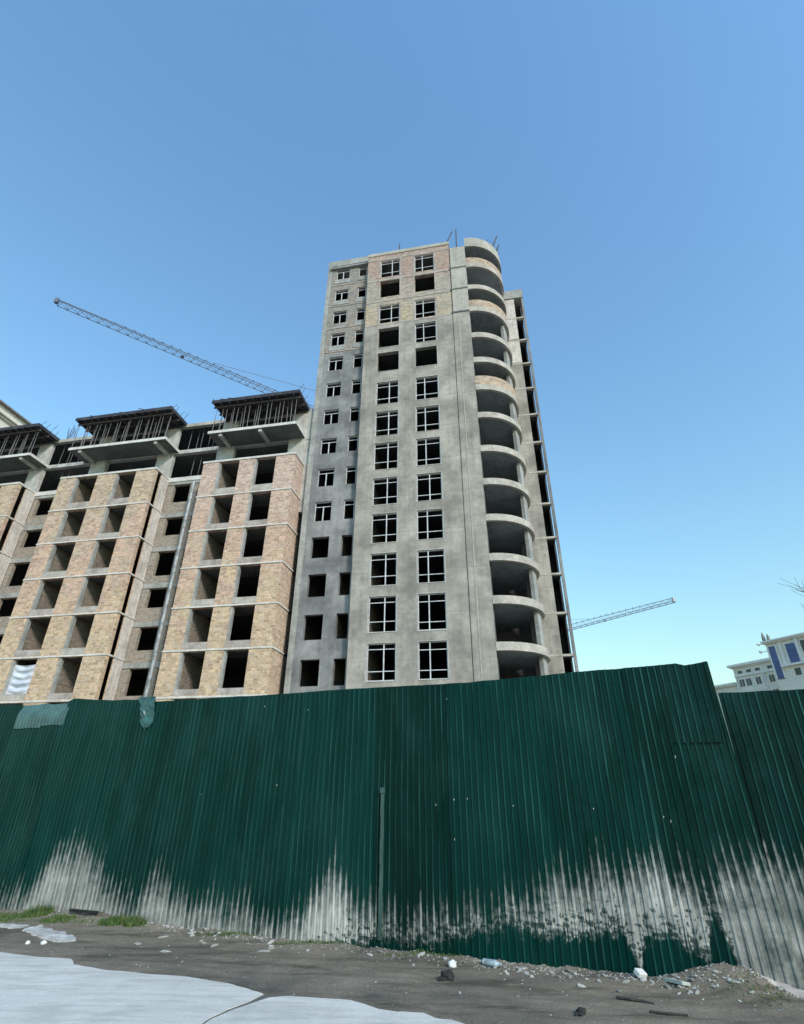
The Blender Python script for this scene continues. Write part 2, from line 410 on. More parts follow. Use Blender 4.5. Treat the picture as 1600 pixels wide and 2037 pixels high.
    l.new(r.outputs[0], b.inputs["Roughness"])
    b.inputs["Specular IOR Level"].default_value = 0.10
    return m
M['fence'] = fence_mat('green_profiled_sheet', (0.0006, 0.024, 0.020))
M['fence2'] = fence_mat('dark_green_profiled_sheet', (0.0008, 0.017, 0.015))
M['flap'] = plain('green_sheet_painted_light', (0.055, 0.125, 0.12), 0.4, 0, 0.25, 6)  # paler green paints in the sky light on the bent sheet head
M['batten'] = plain('painted_batten', (0.022, 0.065, 0.058), 0.7, 0, 0.2)

# ------------------------------------------------------------------ mesh helpers
class MB:
    def __init__(self):
        self.v = []; self.f = []
    def quad(self, a, b, c, d):
        i = len(self.v); self.v += [a, b, c, d]; self.f.append((i, i + 1, i + 2, i + 3)); return self
    def poly(self, pts):
        i = len(self.v); self.v += list(pts); self.f.append(tuple(range(i, i + len(pts)))); return self
    def box(self, x0, x1, y0, y1, z0, z1):
        i = len(self.v)
        self.v += [(x0, y0, z0), (x1, y0, z0), (x1, y1, z0), (x0, y1, z0), (x0, y0, z1), (x1, y0, z1), (x1, y1, z1), (x0, y1, z1)]
        for q in ((0, 3, 2, 1), (4, 5, 6, 7), (0, 1, 5, 4), (1, 2, 6, 5), (2, 3, 7, 6), (3, 0, 4, 7)):
            self.f.append(tuple(i + k for k in q))
        return self
    def prism(self, outline, z0, z1):
        """outline: list of (x, y) counter-clockwise"""
        i = len(self.v); k = len(outline)
        self.v += [(x, y, z0) for x, y in outline] + [(x, y, z1) for x, y in outline]
        self.f.append(tuple(i + j for j in reversed(range(k))))
        self.f.append(tuple(i + k + j for j in range(k)))
        for j in range(k):
            n2 = (j + 1) % k
            self.f.append((i + j, i + n2, i + k + n2, i + k + j))
        return self
    def tube(self, p, q, r, r2=None, seg=6, cap=True):
        p = Vector(p); q = Vector(q); r2 = r if r2 is None else r2
        d = (q - p)
        if d.length < 1e-6: return self
        d.normalize()
        a = d.orthogonal().normalized(); b = d.cross(a)
        i = len(self.v)
        for c, rr in ((p, r), (q, r2)):
            for k in range(seg):
                t = 2 * math.pi * k / seg
                self.v.append(tuple(c + (a * math.cos(t) + b * math.sin(t)) * rr))
        for k in range(seg):
            n2 = (k + 1) % seg
            self.f.append((i + k, i + n2, i + seg + n2, i + seg + k))
        if cap:
            self.f.append(tuple(i + k for k in reversed(range(seg))))
            self.f.append(tuple(i + seg + k for k in range(seg)))
        return self
    def build(self, name, material, parent=None, off=(0, 0, 0), smooth=False):
        me = bpy.data.meshes.new(name)
        ox, oy, oz = off
        me.from_pydata([(x - ox, y - oy, z - oz) for x, y, z in self.v], [], self.f)
        me.update()
        me.materials.append(material)
        if smooth:
            me.polygons.foreach_set("use_smooth", [True] * len(me.polygons))
        o = bpy.data.objects.new(name, me)
        COL.objects.link(o)
        if parent: o.parent = parent
        return o

def tag(o, label=None, cat=None, group=None, kind=None):
    if label: o["label"] = label
    if cat: o["category"] = cat
    if group: o["group"] = group
    if kind: o["kind"] = kind
    return o

def empty(name, loc, rz=0):
    e = bpy.data.objects.new(name, None)
    COL.objects.link(e)
    e.location = loc
    e.rotation_euler = (0, 0, rz)
    e.empty_display_size = 0.5
    return e

def wall(mb, a0, a1, z0, z1, holes, T, place):
    """wall sheet of thickness T with rectangular holes; place(a, t, z) -> xyz, t = 0 outside face"""
    def cuts(lo, hi, vals):
        s = sorted({round(x, 4) for x in [lo, hi] + [v for v in vals if lo < v < hi]}); return s
    A = cuts(a0, a1, [x for h in holes for x in h[:2]])
    Z = cuts(z0, z1, [x for h in holes for x in h[2:]])
    def solid(i, j):
        if i < 0 or j < 0 or i >= len(A) - 1 or j >= len(Z) - 1: return False
        ca, cz = (A[i] + A[i + 1]) / 2, (Z[j] + Z[j + 1]) / 2
        return not any(h[0] < ca < h[1] and h[2] < cz < h[3] for h in holes)
    for i in range(len(A) - 1):
        for j in range(len(Z) - 1):
            if not solid(i, j): continue
            x0, x1, y0, y1 = A[i], A[i + 1], Z[j], Z[j + 1]
            mb.quad(place(x0, 0, y0), place(x1, 0, y0), place(x1, 0, y1), place(x0, 0, y1))
            mb.quad(place(x0, T, y1), place(x1, T, y1), place(x1, T, y0), place(x0, T, y0))
            if not solid(i - 1, j): mb.quad(place(x0, T, y0), place(x0, 0, y0), place(x0, 0, y1), place(x0, T, y1))
            if not solid(i + 1, j): mb.quad(place(x1, 0, y0), place(x1, T, y0), place(x1, T, y1), place(x1, 0, y1))
            if not solid(i, j - 1): mb.quad(place(x0, T, y0), place(x1, T, y0), place(x1, 0, y0), place(x0, 0, y0))
            if not solid(i, j + 1): mb.quad(place(x0, 0, y1), place(x1, 0, y1), place(x1, T, y1), place(x0, T, y1))
    return mb

def front(w):      # facade facing the camera at outward offset w (local y = -w)
    return lambda a, t, z: (a, -w + t, z)
def side_right(u):  # wall facing local +x at x = u ; a runs along local y
    return lambda a, t, z: (u - t, a, z)

# facade frame: local x along the facades, local y into the buildings
FO = Vector((0, 35.4, 0))
FX = Vector((math.cos(PHI), -math.sin(PHI), 0))
FY = Vector((math.sin(PHI), math.cos(PHI), 0))
def facade_world(u, w=0.0, z=0.0):
    return FO + FX * u - FY * w + Vector((0, 0, z))

# ------------------------------------------------------------------ ground, verge, road
FY0, FSL = 7.7, -0.37                     # fence line y = FY0 + FSL * x
def fence_y(x): return FY0 + FSL * x

g = MB().quad((-900, -900, -0.12), (900, -900, -0.12), (900, 900, -0.12), (-900, 900, -0.12)).build('ground', M['dirt'])
tag(g, kind='structure')

ROADL = [(-14, 8.6), (-8, 8.05), (-5.2, 7.66), (-4.49, 7.58), (-3.97, 7.40), (-3.55, 7.32), (-3.40, 7.12), (-3.02, 6.93), (-2.5, 6.80), (-2.1, 6.72),
         (-1.63, 6.52), (-1.38, 6.35), (-1.22, 6.22)]
ROADR = [(-1.16, 6.12), (-1.02, 6.17), (-0.80, 6.16), (-0.59, 6.10), (-0.42, 6.07), (-0.30, 5.98), (-0.18, 5.86), (-0.02, 5.80), (0.10, 5.80),
         (0.20, 5.78), (0.30, 5.66), (0.42, 5.62), (0.52, 5.52), (0.62, 5.30), (1.1, 5.0), (2.2, 4.55), (4, 4.1), (7, 3.6), (12, 2.9)]
def edge_y(x):
    P = ROADL + ROADR
    for (xa, ya), (xb, yb) in zip(P, P[1:]):
        if xa <= x <= xb: return ya + (yb - ya) * (x - xa) / (xb - xa)
    return P[0][1] if x < P[0][0] else P[-1][1]
def jag(pts, amp, seed, step=0.05):
    out = []
    for (xa, ya), (xb, yb) in zip(pts, pts[1:]):
        L = math.hypot(xb - xa, yb - ya); k = max(1, int(L / step))
        for i in range(k):
            t = i / k; x = xa + (xb - xa) * t; y = ya + (yb - ya) * t
            out.append((x, y + amp * noise.noise(Vector((x * 3.1, seed, 0))) + amp * 0.4 * noise.noise(Vector((x * 13, seed, 3)))))
    out.append(pts[-1]); return out
# joint between the two slabs runs from (-1.2,6.2) towards the camera's left
JL = [(-1.22, 6.22), (-1.30, 6.02), (-1.42, 5.84), (-1.52, 5.62), (-1.60, 5.2), (-1.72, 3.5), (-1.9, -6)]
JR = [(-1.15, 6.13), (-1.262, 5.985), (-1.392, 5.81), (-1.498, 5.61), (-1.582, 5.2), (-1.705, 3.5), (-1.885, -6)]
JF = MB()
for (a, b), (c, d) in zip(zip(JL, JR), list(zip(JL, JR))[1:]):
    JF.quad((a[0] - .02, a[1], .0225), (c[0] - .02, c[1], .0225), (d[0] + .02, d[1], .0225), (b[0] + .02, b[1], .0225))
la = jag(ROADL, 0.035, 1.0); ra = jag(ROADR, 0.035, 2.0)
o = MB().prism(list(reversed([(-14, -6)] + la[:-1] + JL)), -0.1, 0.028)
tag(o.build('road', M['road']), kind='structure')
tag(JF.build('road_joint', M['joint']), kind='structure')
o = MB().prism(list(reversed(ra[:-1] + [(12, 2.9), (12, -6)] + list(reversed(JR))[:-1] + [JR[0]])) if False else list(reversed(JR[::-1] + ra[1:] + [(12, -6)])), -0.1, 0.026)
tag(o.build('road', M['road']), kind='structure')

def verge_z(x, y):
    d = y - edge_y(x)
    z = 0.018 + 0.010 * noise.noise(Vector((x * 0.9, y * 1.3, 0))) + 0.006 * noise.noise(Vector((x * 5, y * 7, 2)))
    z += 0.012 * noise.noise(Vector((x * 0.7 + y * 0.4, y * 3.4, 5)))
    z += 0.010 * noise.noise(Vector((x * 0.8, d * 9.0, 11))) * min(1, max(0, d / 0.2)) + 0.004 * noise.noise(Vector((x * 11, y * 14, 4)))
    if d < 0.06: z = min(z, 0.018) - 0.03 * min(1, (0.06 - d) / 0.3) * 0.6
    m = math.exp(-(((x - 3.12) / 0.34) ** 2 + ((y - fence_y(x) + 0.12) / 0.30) ** 2))
    z += 0.16 * m * (1 + 0.35 * noise.noise(Vector((x * 9, y * 9, 1))))
    m = math.exp(-((x + 4.3) / 1.3) ** 2) * math.exp(-((y - fence_y(x) + 0.05) / 0.45) ** 2)
    z += 0.07 * m
    f = fence_y(x) - y
    z += 0.035 * math.exp(-(f / 0.16) ** 2) * (0.6 + 0.8 * noise.noise(Vector((x * 6, y * 6, 7))))
    return z
mb = MB(); nx, ny = 330, 110
X0, X1, Yb, Yt = -13.0, 9.5, 1.2, 13.0
for j in range(ny + 1):
    for i in range(nx + 1):
        x = X0 + (X1 - X0) * i / nx
        yf = fence_y(x) + 0.9; ye = edge_y(x) - 0.5
        y = ye + (yf - ye) * j / ny
        z = verge_z(x, y)
        if j == 0 or j == ny or i == 0 or i == nx: z = -0.14
        mb.v.append((x, y, z))
for j in range(ny):
    for i in range(nx):
        a = j * (nx + 1) + i
        mb.f.append((a, a + 1, a + nx + 2, a + nx + 1))
tag(mb.build('dirt_verge', M['dirt'], smooth=True), kind='structure')

# ------------------------------------------------------------------ tower
TO = (0.0, 0.0, 0.0)
tower = empty('apartment_tower', FO, -PHI)
tag(tower, 'tall grey plastered apartment tower under construction with rounded corner balconies', 'apartment tower')

C_ROWS = [(50.25, 47.79), (47.18, 44.85), (43.63, 41.25), (40.5, 38.05), (37.38, 35.12), (33.85, 31.35), (30.55, 28.0),
          (27.28, 24.66), (23.87, 21.43), (20.63, 18.18), (17.31, 14.80), (14.0, 11.43), (10.67, 8.2), (7.4, 4.9), (3.9, 1.0)]
BU, CU = (-2.36, -0.38), (1.14, 3.10)
SPLIT = 41.05
holesB = [(BU[0], BU[1], b, t) for t, b in C_ROWS]
holesC = [(CU[0], CU[1], b, t) for t, b in C_ROWS]
hs = holesB + holesC
wall(MB(), -3.72, 4.66, -0.2, SPLIT, hs, 0.38, front(0)).build('plastered_wall', M['plaster'], tower)
wall(MB(), -3.72, 4.66, SPLIT, 51.2, hs, 0.38, front(-0.03)).build('brick_wall', M['brick_tower'], tower)
mbq = MB().box(-3.74, 4.70, -0.03, 0.40, 51.2, 51.62)
mbq.build('roof_parapet', M['plaster_cream'], tower)
# pilaster strip next to the balconies
wall(MB(), 4.72, 6.25, -0.2, 41.15, [], 0.4, front(0.02)).build('corner_strip', M['plaster'], tower)
MB().box(4.66, 4.72, 0.06, 0.4, -0.2, 51.2).build('movement_joint', M['dark_conc'], tower)
MB().box(5.18, 5.26, -0.05, -0.02, -0.2, 41.1).build('plaster_bead', M['plaster_cream'], tower)
for k, (z0, z1) in enumerate(((41.2, 44.25), (44.45, 47.3), (47.5, 50.45))):
    MB().box(4.76, 6.25, -0.05, 0.35, z0, z1).build('concrete_panel', M['plaster_cream'], tower)
for z in (41.15, 44.25, 47.3):
    MB().box(4.60, 6.22, -0.08, 0.3, z, z + 0.17).build('panel_joint', M['dark_conc'], tower)
# floor bands in the masonry storeys
for z in (44.3, 47.35, 50.55):
    MB().box(-3.7, 4.6, -0.005, 0.2, z - 0.12, z + 0.12).build('floor_band', M['spandrel'], tower)
MB().box(-3.7, 4.6, -0.02, 0.2, 40.95, 41.15).build('floor_band', M['spandrel'], tower)
# lighter jamb posts and lintels around the upper masonry openings
for u0, u1 in (BU, CU):
    for t, b in C_ROWS[:3]:
        q = MB().box(u0 - 0.16, u0 - 0.002, 0.005, 0.3, b - 0.12, t + 0.1).box(u1 + 0.002, u1 + 0.16, 0.005, 0.3, b - 0.12, t + 0.1)
        q.box(u0 - 0.16, u1 + 0.16, 0.0, 0.3, t + 0.104, t + 0.28)
        q.build('opening_surround', M['spandrel'], tower)

# recessed left part
A_ROWS = [(51.04, 49.43), (47.80, 46.22), (44.65, 42.90), (41.60, 39.89), (38.4, 36.73), (35.2, 33.58), (32.03, 30.44), (28.88, 27.29),
          (25.77, 24.03), (22.58, 20.80), (19.41, 17.62), (16.3, 14.50), (13.15, 11.3), (9.93, 8.12), (6.7, 4.9), (3.5, 1.7)]
A1, A2 = (-7.33, -5.90), (-4.90, -4.02)
hs = [(u0, u1, b, t) for u0, u1 in (A1, A2) for t, b in A_ROWS]
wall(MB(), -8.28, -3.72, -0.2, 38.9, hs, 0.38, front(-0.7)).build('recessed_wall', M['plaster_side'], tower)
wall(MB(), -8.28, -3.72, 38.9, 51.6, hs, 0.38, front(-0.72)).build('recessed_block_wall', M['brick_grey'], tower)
MB().box(-8.32, -3.72, 0.66, 1.1, 51.6, 52.45).build('roof_parapet', M['concrete'], tower)
MB().box(-8.30, -7.86, 0.655, 0.70, 0, 51.6).build('edge_strip', M['concrete'], tower)
for z in (39.05, 42.2, 45.35, 48.5):
    MB().box(-7.86, -3.72, 0.675, 0.9, z, z + 0.14).build('floor_band', M['spandrel'], tower)
for u0, u1 in (A1, A2):
    for t, b in A_ROWS[:4]:
        MB().box(u0 - 0.12, u1 + 0.12, 0.672, 0.9, b - 0.62, b - 0.004).build('patched_sill', M['concrete'], tower)
# plaster border left of the patch of render
MB().box(-7.4, -5.6, 0.668, 0.71, 42.45, 42.86).build('render_patch', M['plaster'], tower)

# remaining shell
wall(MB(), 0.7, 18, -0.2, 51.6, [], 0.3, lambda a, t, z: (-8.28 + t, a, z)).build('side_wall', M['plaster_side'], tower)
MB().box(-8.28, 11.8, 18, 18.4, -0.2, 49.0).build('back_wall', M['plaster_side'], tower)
MB().box(-8.0, 6.0, 0.45, 18, 51.0, 51.19).build('roof_slab', M['concrete'], tower)
MB().box(-7.9, -3.76, 1.2, 18, 51.2, 51.4).build('roof_slab', M['concrete'], tower)
# inner walls and floors
MB().box(-2.85, -2.62, 0.42, 5.0, 0, 51).box(0.3, 0.5, 0.42, 8, 0, 51).box(-3.72, -3.5, 0.42, 8, 0, 51).box(6.02, 6.24, 0.42, 8.2, 0, 51) \
    .box(-5.3, -5.15, 1.1, 6, 0, 51).build('partition_wall', M['brick_inside'], tower)
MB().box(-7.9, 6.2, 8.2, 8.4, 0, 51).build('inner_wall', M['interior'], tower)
for k, (t, b) in enumerate(C_ROWS[:-1]):
    z = (b + C_ROWS[k + 1][0]) / 2
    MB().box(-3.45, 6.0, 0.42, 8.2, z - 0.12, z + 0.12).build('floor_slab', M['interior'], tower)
for k, (t, b) in enumerate(A_ROWS[:-1]):
    z = (b + A_ROWS[k + 1][0]) / 2
    MB().box(-7.9, -3.75, 1.12, 8.2, z + 0.35, z + 0.55).build('floor_slab', M['interior'], tower)

# windows
def window(u0, u1, z0, z1, w, mull, trans_t, trans_b=None, tfull=True, name='window'):
    fr = MB(); s = 0.06; y0, y1 = -w, -w + 0.07
    fr.box(u0 + .01, u0 + s, y0, y1, z0 + .01, z1 - .01).box(u1 - s, u1 - .01, y0, y1, z0 + .01, z1 - .01)
    fr.box(u0 + s, u1 - s, y0, y1, z0 + .01, z0 + s).box(u0 + s, u1 - s, y0, y1, z1 - s, z1 - .01)
    W, H = u1 - u0, z1 - z0
    o = fr.build(name, M['frame'], tower)
    zt = z1 - H * trans_t
    mu = u0 + W * mull if mull else None
    b = MB()
    if mu:
        top = z1 - s if tfull else zt - 0.03
        b.box(mu - 0.035, mu + 0.035, y0 - 0.01, y1, z0 + s, top)
    for za in ([zt] + ([z0 + H * trans_b] if trans_b else [])):
        if mu and tfull:
            b.box(u0 + s, mu - 0.035, y0, y1 - .01, za - 0.024, za + 0.024).box(mu + 0.035, u1 - s, y0, y1 - .01, za - 0.024, za + 0.024)
        else:
            b.box(u0 + s, u1 - s, y0, y1 - .01, za - 0.024, za + 0.024)
    b.build('glazing_bar', M['frame'], o)
    return o
rw = random.Random(3)
for k, (t, b) in enumerate(C_ROWS):
    row = k + 1
    if row not in (2, 4, 5):
        window(BU[0], BU[1], b, t, -0.10, 0.58 if row > 5 else 0.60, 0.17 + rw.uniform(-.02, .03), 0.27 + rw.uniform(-.03, .03))
    if row not in (2, 5):
        window(CU[0], CU[1], b, t, -0.10, 0.40 + (0.12 if row == 9 else 0), 0.19 + rw.uniform(-.02, .03), 0.25 + rw.uniform(-.03, .02))
for k, (t, b) in enumerate(A_ROWS):
    if k < 10:
        window(A1[0], A1[1], b, t, -0.80, 0.5, 0.25, None, False)
        window(A2[0], A2[1], b, t, -0.80, None, 0.25, None, False)
# rough pale render bands around the main windows
rt_ = random.Random(8)
for u0, u1 in (BU, CU):
    for k, (t, b) in enumerate(C_ROWS[3:13]):
        e = [rt_.uniform(.035, .085) for _ in range(4)]
        q = MB().box(u0 - e[0], u0 - .003, -0.004, 0.05, b - e[3], t + e[2]).box(u1 + .003, u1 + e[1], -0.004, 0.05, b - e[3], t + e[2])
        q.box(u0 - .002, u1 + .002, -0.004, 0.05, t + .003, t + e[2] * .9).box(u0 - .02, u1 + .02, -0.03, 0.05, b - e[3] * .8, b - .003)
        q.build('window_surround', M['edge_dull'], tower)

# rounded balconies
CC = (6.30, 3.5)
def arc(r, t0, t1, n=22):
    return [(CC[0] + r * math.sin(R(t0 + (t1 - t0) * i / n)), CC[1] - r * math.cos(R(t0 + (t1 - t0) * i / n))) for i in range(n + 1)]
CEIL = [50.42, 47.3, 44.13, 41.14, 37.8, 34.82, 31.72, 28.79, 25.46, 22.42, 19.34, 16.2, 13.06, 9.92, 6.8, 3.7]
TOPS = [51.72, 48.65, 44.66, 42.59, 38.55, 35.42, 33.21, 29.27, 26.05, 22.92, 19.83, 16.7, 13.60, 10.43, 7.3, 4.2]
for k, (c, t) in enumerate(zip(CEIL, TOPS)):
    slab_top = min(t, c + 0.52)
    outl = [(6.26, 7.6)] + [(6.26, 0.0)] + arc(3.5, 0, 125)
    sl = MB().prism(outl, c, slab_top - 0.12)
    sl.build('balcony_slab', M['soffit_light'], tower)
    # pale edge beam: follows the curve, 4 mm proud
    ed = arc(3.54, 0, 122, 30); inn = arc(3.30, 0, 122, 30)
    eb = MB().prism([(6.26, -0.04)] + ed[1:] + list(reversed(inn[1:])) + [(6.26, 0.2)], c - 0.05, slab_top)
    eb.build('edge_beam', M['edge'] if k else M['plaster_cream'], tower)
    if t - c > 0.9:
        pr = arc(3.50, 0, 118, 30); pi_ = arc(3.30, 0, 118, 30)
        p = MB().prism([(6.26, 0.0)] + pr[1:] + list(reversed(pi_[1:])) + [(6.26, 0.2)], slab_top + 0.002, t)
        p.build('balcony_parapet', M['plaster_cream'] if k == 0 else M['beige'], tower)
pa, pb = arc(3.28, 64, 122, 14), arc(3.0, 64, 122, 14)
MB().prism(pa + list(reversed(pb)), 0, 41.0).build('balcony_pier', M['concrete'], tower)
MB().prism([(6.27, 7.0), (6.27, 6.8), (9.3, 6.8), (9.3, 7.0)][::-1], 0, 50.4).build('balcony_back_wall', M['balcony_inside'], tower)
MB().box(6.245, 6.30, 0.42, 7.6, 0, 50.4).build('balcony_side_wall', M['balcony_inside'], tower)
for k in range(1, 13):                      # drip beads and recessed doors inside the balconies
    zf = min(TOPS[k], CEIL[k] + 0.4)
    MB().box(6.9, 8.4, 6.70, 6.78, zf, zf + 2.2).build('balcony_door_opening', M['dark_item'], tower)

# right wing behind the balconies
wall(MB(), 9.25, 10.87, -0.2, 38.9, [], 0.4, front(-5.2)).build('wing_wall', M['plaster'], tower)
for z0, z1 in ((38.95, 41.95), (42.1, 44.95), (45.1, 47.85)):
    MB().box(9.25, 10.87, 5.2, 5.6, z0, z1).build('wing_panel', M['pier'], tower)
MB().box(9.25, 11.84, 5.10, 8.0, 47.9, 49.1).build('wing_roof_box', M['concrete'], tower)
MB().box(11.62, 11.82, 5.15, 5.45, -0.2, 47.9).build('wing_corner_post', M['plaster_side'], tower)
zs = [45.02 - 3.13 * i for i in range(15)]
for z in zs:
    MB().box(9.6, 11.80, 5.18, 5.5, z - 0.08, z + 0.08).build('wing_slab_edge', M['edge'], tower)
    MB().box(10.9, 11.6, 5.502, 8.0, z - 0.07, z + 0.07).build('wing_floor_slab', M['interior'], tower)
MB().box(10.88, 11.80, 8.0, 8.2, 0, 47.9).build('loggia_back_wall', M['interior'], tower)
MB().box(10.6, 10.872, 5.602, 8.0, 0, 47.9).box(11.5, 11.62, 6.2, 8.0, 0, 47.9).build('loggia_side_wall', M['interior'], tower)
MB().box(11.6, 11.8, 8.2, 18, 0, 49).build('side_wall', M['plaster_side'], tower)
MB().box(9.3, 11.6, 8.2, 18, 48.6, 48.8).build('roof_slab', M['concrete'], tower)
# rooftop timber and rebar
rp = random.Random(11)
for (u, w, z0, z1, lean) in ((-0.55, -0.6, 51.4, 53.6, 0.0), (3.7, -0.5, 51.4, 52.6, 0.3), (4.2, -0.5, 51.6, 54.0, 0.9), (5.45, -0.6, 51.4, 54.4, 0.05), (8.8, -1.6, 51.0, 53.6, 0.9), (9.15, -2.2, 51.0, 53.0, 0.7)):
    MB().tube((u, -w, z0), (u + lean, -w + 0.1, z1), 0.07, 0.06, 5).build('roof_post', M['timber'], tower)
for i in range(7):
    th = 40 + i * 6
    x = CC[0] + 3.4 * math.sin(R(th)); y = CC[1] - 3.4 * math.cos(R(th))
    MB().tube((x, y, 51.6), (x + 0.25, y, 52.35 + rp.uniform(-.2, .2)), 0.02, 0.02, 4).build('rebar', M['rebar'], tower)
MB().box(3.3, 3.75, 0.5, 0.8, 51.62, 52.0).build('roof_block', M['dark_item'], tower)

# ------------------------------------------------------------------ left brick building
LOFF = (-22.0, 0.0, 0.0)
block = empty('brick_apartment_building', facade_world(-22.0), -PHI)
tag(block, 'unfinished yellow brick apartment block with propped formwork on its top floor', 'apartment building')
def LB(mb, name, m, parent=None, smooth=False): return mb.build(name, m, parent or block, LOFF if parent is None else LOFF, smooth)

CE = [26.42, 23.07, 19.92, 16.76, 13.60, 10.43, 7.28, 4.1]       # storey ceilings
SILL = [23.80, 20.52, 17.40, 14.25, 11.08, 7.88, 4.7, 1.5]
WF = 0.9
def bay(u0, u1, ops, brick, brick2, side=True, w_side_open=True, zs2=None):
    hs = [(a, b, s, c) for (a, b) in ops for c, s in zip(CE, SILL)]
    zcut = 20.05
    LB(wall(MB(), u0, u1, -0.2, zcut, [h for h in hs], 0.35, front(WF)), 'bay_wall', brick)
    LB(wall(MB(), u0, u1, zcut, 26.45, [h for h in hs], 0.35, front(WF - 0.004)), 'bay_wall', brick2)
    for (a, b) in ops:
        for i, (c, s) in enumerate(zip(CE, SILL)):
            below = CE[i + 1] if i + 1 < len(CE) else 0
            if s - below > 0.2:
                LB(MB().box(a - 0.02, b + 0.02, -WF - 0.012, -WF + 0.3, below + 0.2, s - 0.004), 'spandrel', M['spandrel'] if (i + int(a)) % 3 else M['edge'])
        # plastered jambs
        LB(MB().box(a + 0.0, a + 0.16, -WF + 0.05, -WF + 0.34, 0, 26.4), 'jamb', M['concrete'])
    for i, c in enumerate(CE):
        LB(MB().box(u0 - 0.05, u1 + 0.06, -WF - 0.05, -WF + 0.25, c + 0.02, c + (0.13 if i else 0.2)), 'slab_edge', M['edge_white'])
    # return wall facing right: open strip then pale pier
    if side:
        if w_side_open:
            sh = [(-WF + 0.32, -0.06, s - 0.55, c) for c, s in zip(CE, SILL)]
            LB(wall(MB(), -WF + 0.352, -0.0, -0.2, 26.45, sh, 0.07, side_right(u1 - 0.003)), 'bay_side_wall', brick)
            LB(MB().box(u1 - 0.10, u1 + 0.02, 0.0, 1.05, -0.2, 26.45), 'pale_pier', M['pier'])
        else:
            LB(wall(MB(), -WF + 0.352, 1.05, -0.2, 26.45, [], 0.3, side_right(u1 - 0.003)), 'bay_side_wall', brick2)
        for i, c in enumerate(CE):
            LB(MB().box(u1 - 0.1, u1 + 0.07, -WF + 0.252, 1.10, c + 0.02, c + (0.13 if i else 0.2)), 'slab_edge', M['edge_white'])
    LB(wall(MB(), -WF + 0.36, 1.1, -0.2, 26.45, [], 0.3, lambda a, t, z: (u0 + t, a, z)), 'bay_side_wall', brick)

RO = [(-15.65, -13.75), (-12.38, -10.50)]
bay(-17.05, -8.82, RO, M['brick_yellow'], M['brick_pink'], True, False)
MO = [(-29.42, -27.25), (-25.42, -23.45)]
bay(-31.0, -21.55, MO, M['brick_yellow'], M['brick_yellow'])
LO = [(-43.7, -41.5), (-39.4, -37.2)]
bay(-45.0, -35.35, LO, M['brick_yellow'], M['brick_yellow'])

# recess walls
RC = [(25.88, 24.11), (22.58, 20.90), (19.40, 17.25), (16.16, 14.55), (13.0, 11.2), (9.85, 7.9), (6.6, 4.8), (3.4, 1.6)]
def recess(u0, u1, ops):
    hs = [(a, b, s, c) for (a, b) in ops for c, s in RC]
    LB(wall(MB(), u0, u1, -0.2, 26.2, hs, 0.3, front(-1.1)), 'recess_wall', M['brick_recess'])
    for i, (c, s) in enumerate(RC):
        LB(MB().box(u0 + .02, u1 - .02, 1.04, 1.35, c + 0.03, c + 0.42), 'lintel', M['concrete'])
    LB(MB().box(u0, u1, 0.98, 1.4, 26.2, 26.62), 'slab_edge', M['edge_white'])
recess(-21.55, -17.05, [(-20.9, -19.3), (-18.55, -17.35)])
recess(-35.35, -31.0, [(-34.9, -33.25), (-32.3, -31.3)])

# floors, partitions, inner wall
for c in CE:
    for (a, b) in ((-44.9, -35.45), (-30.9, -21.65), (-16.95, -8.95)):
        LB(MB().box(a, b, -WF + 0.352, 1.42, c + 0.01, c + 0.2), 'floor_slab', M['dark_conc'])
    LB(MB().box(-45, -8.9, 1.42, 8, c + 0.01, c + 0.2), 'floor_slab', M['interior'])
LB(MB().box(-45, -8.9, 8.0, 8.3, 0, 29.3), 'inner_wall', M['interior'])
LB(MB().box(-9.2, -8.92, 1.3, 8, 0, 26.4), 'end_wall', M['brick_inside'])
for a, d in ((-15.9, 3.6), (-29.75, 4.0), (-25.75, 3.0), (-44.0, 4), (-39.7, 4)):
    LB(MB().box(a, a + 0.24, -WF + 0.36, -WF + d, 0, 26.4), 'partition_wall', M['brick_inside'])
# back part of the building
LB(MB().box(-45, -8.9, 16, 16.3, 0, 29), 'back_wall', M['brick_recess'])

# open storey: columns, cantilever slabs, beams, formwork
SL1, SL1T, DK = 29.36, 29.60, 32.55
cols = [(-17.2, -15.55), (-23.2, -21.6), (-30.15, -28.5), (-10.4, -8.95), (-36.9, -35.4), (-43.5, -42)]
for a, b in cols:
    LB(MB().box(a, b, 0.85, 1.25, 26.62, SL1), 'column', M['column'])
    LB(MB().box(a + .05, b - .05, 0.9, 1.3, SL1T + 0.01, DK - 0.1), 'column', M['column'])
LB(MB().box(-9.25, -8.35, 1.0, 1.4, 22, DK - .1), 'column', M['column'])
LB(MB().box(-45, -8.4, 0.95, 1.35, SL1 - 0.14, SL1T - .003), 'ring_beam', M['column'])
LB(MB().box(-45, -8.4, 1.36, 12, SL1, SL1T - .006), 'floor_slab', M['dark_conc'])
LB(MB().box(-45, -8.4, 1.02, 1.4, DK - 0.22, DK + 0.14), 'ring_beam', M['plaster_cream'])
LB(MB().box(-45, -8.4, 1.41, 12, DK - 0.1, DK + 0.1), 'deck_panel', M['ply'])
rq = random.Random(5)
